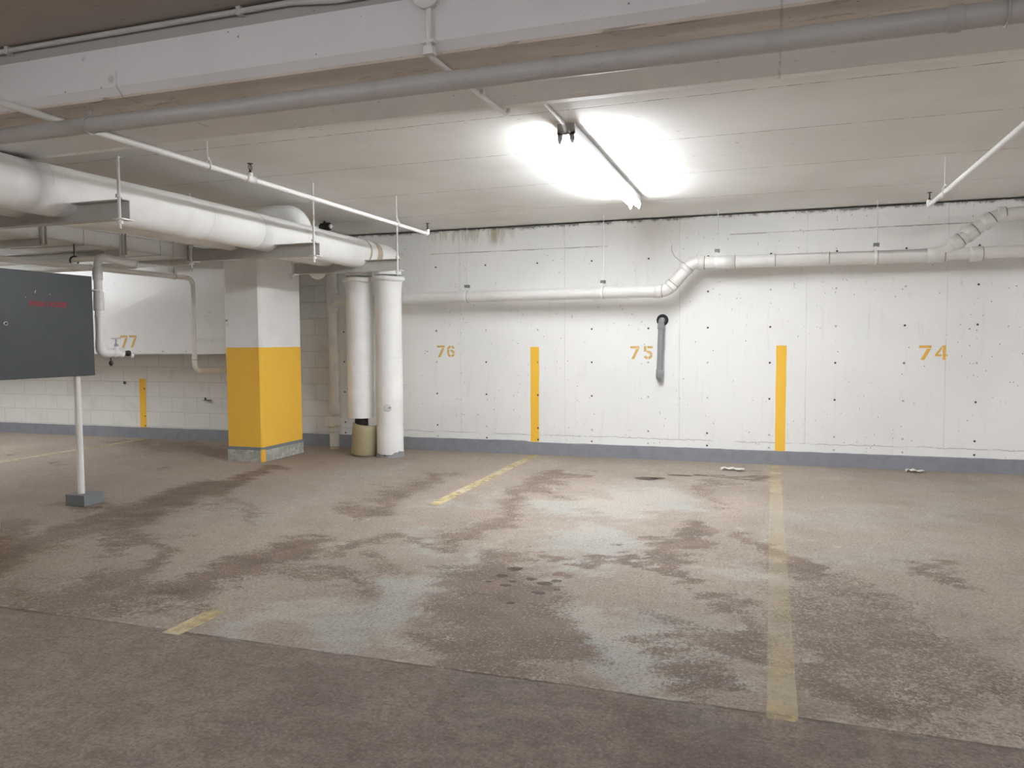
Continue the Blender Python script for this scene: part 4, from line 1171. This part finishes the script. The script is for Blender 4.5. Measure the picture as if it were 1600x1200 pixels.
MB().rod((px, 5.2, 1.99), (px, 5.2, CEIL_Z), .005, 8).build('hanger_rod', M['steel_rod'], t)
mb = MB().lathe((px, 5.34, 1.962), (0, 1, -.06), [(0, .036), (.02, .036), (.03, .026), (.033, .01)], 18)
mb.build('end_cap', M['dirty_white'], t)
v = MB().lathe((px, 5.075, 1.193), (0, 1, 0), [(0, .032), (.01, .041), (.03, .041), (.04, .034), (.07, .034), (.08, .042), (.10, .042), (.11, .03)], 18)
v.rod((px, 5.12, 1.193), (px, 5.12, 1.245), .02, 12)
vb = v.build('valve_body', M['white_steel'], t)
v = MB().rod((px, 5.12, 1.24), (px, 5.12, 1.315), .007, 8); v.lathe((px, 5.12, 1.245), (0, 0, 1), [(0, .017), (.02, .017), (.025, .009)], 6)
v.build('stem', M['chrome'], vb)
v = MB().ring((px, 5.12, 1.315), (0, 0, 1), .034, .005)
for a in range(4): v.rod((px, 5.12, 1.315), (px + .034 * math.cos(a * 1.57 + .4), 5.12 + .034 * math.sin(a * 1.57 + .4), 1.315), .003, 6)
v.build('handwheel', M['dull_steel'], vb)
v = MB().lathe((px, 5.185, 1.190), (0, 1, -.03), [(0, .022), (.02, .026), (.022, .018), (.05, .018), (.052, .024), (.07, .024)], 14)
v.build('hose_nipple', M['brass'], vb)
v = MB().lathe((px, 5.262, 1.168), (0, 1, 0), [(0, .02), (.03, .02)], 14); v.build('nipple_cap', M['white_steel'], vb)
v = MB().rod((px, 5.06, 1.155), (px, 5.06, 1.13), .006, 8); v.lathe((px, 5.06, 1.13), (0, 0, -1), [(0, .008), (.012, .018), (.028, .018), (.045, .006)], 14)
v.build('drain_plug', M['brass'], vb)

# ------------------------------------------------------------------ little things on walls and floor
o = MB().ring((-8.277, WALL_Y - .01, .744), (0, 1, 0), .014, .006).build('wall_anchor', M['brass'], loc=(-8.277, WALL_Y, .744))
tag(o, 'small round metal anchor on the block wall left of the yellow stripe', 'anchor')
mb = MB().box(-6.96, -6.87, WALL_Y - .05, WALL_Y, .53, .537); mb.box(-6.96, -6.953, WALL_Y - .02, WALL_Y, .53, .565)
o = mb.build('wall_bracket', M['brass'], loc=(-6.91, WALL_Y, .53)); tag(o, 'tiny dark bracket on the block wall left of the yellow column', 'bracket')

def litter(x, y, w, label, seed):
    r = random.Random(seed); n = 7; vs = []
    for i in range(n):
        for j in range(4):
            vs.append((x + (i / (n - 1) - .5) * w + r.uniform(-.005, .005), y + (j / 3 - .5) * .07 + .02 * math.sin(i) + r.uniform(-.004, .004), .004 + abs(math.sin(i * 1.7 + j)) * .022 + r.uniform(0, .006)))
    fs = [(i * 4 + j, i * 4 + j + 1, i * 4 + 5 + j, i * 4 + 4 + j) for i in range(n - 1) for j in range(3)]
    o = MB().add(vs, fs, True).build('paper_scrap', M['paper'], loc=(x, y, 0))
    md = o.modifiers.new('thickness', 'SOLIDIFY'); md.thickness = .0015
    tag(o, label, 'litter')
litter(-.34, 7.72, .22, 'larger crumpled pale scrap on the floor, left of the yellow line of stall 75', 2)
litter(1.30, 8.10, .16, 'smaller torn scrap lying right against the grey wall base under 74', 9)
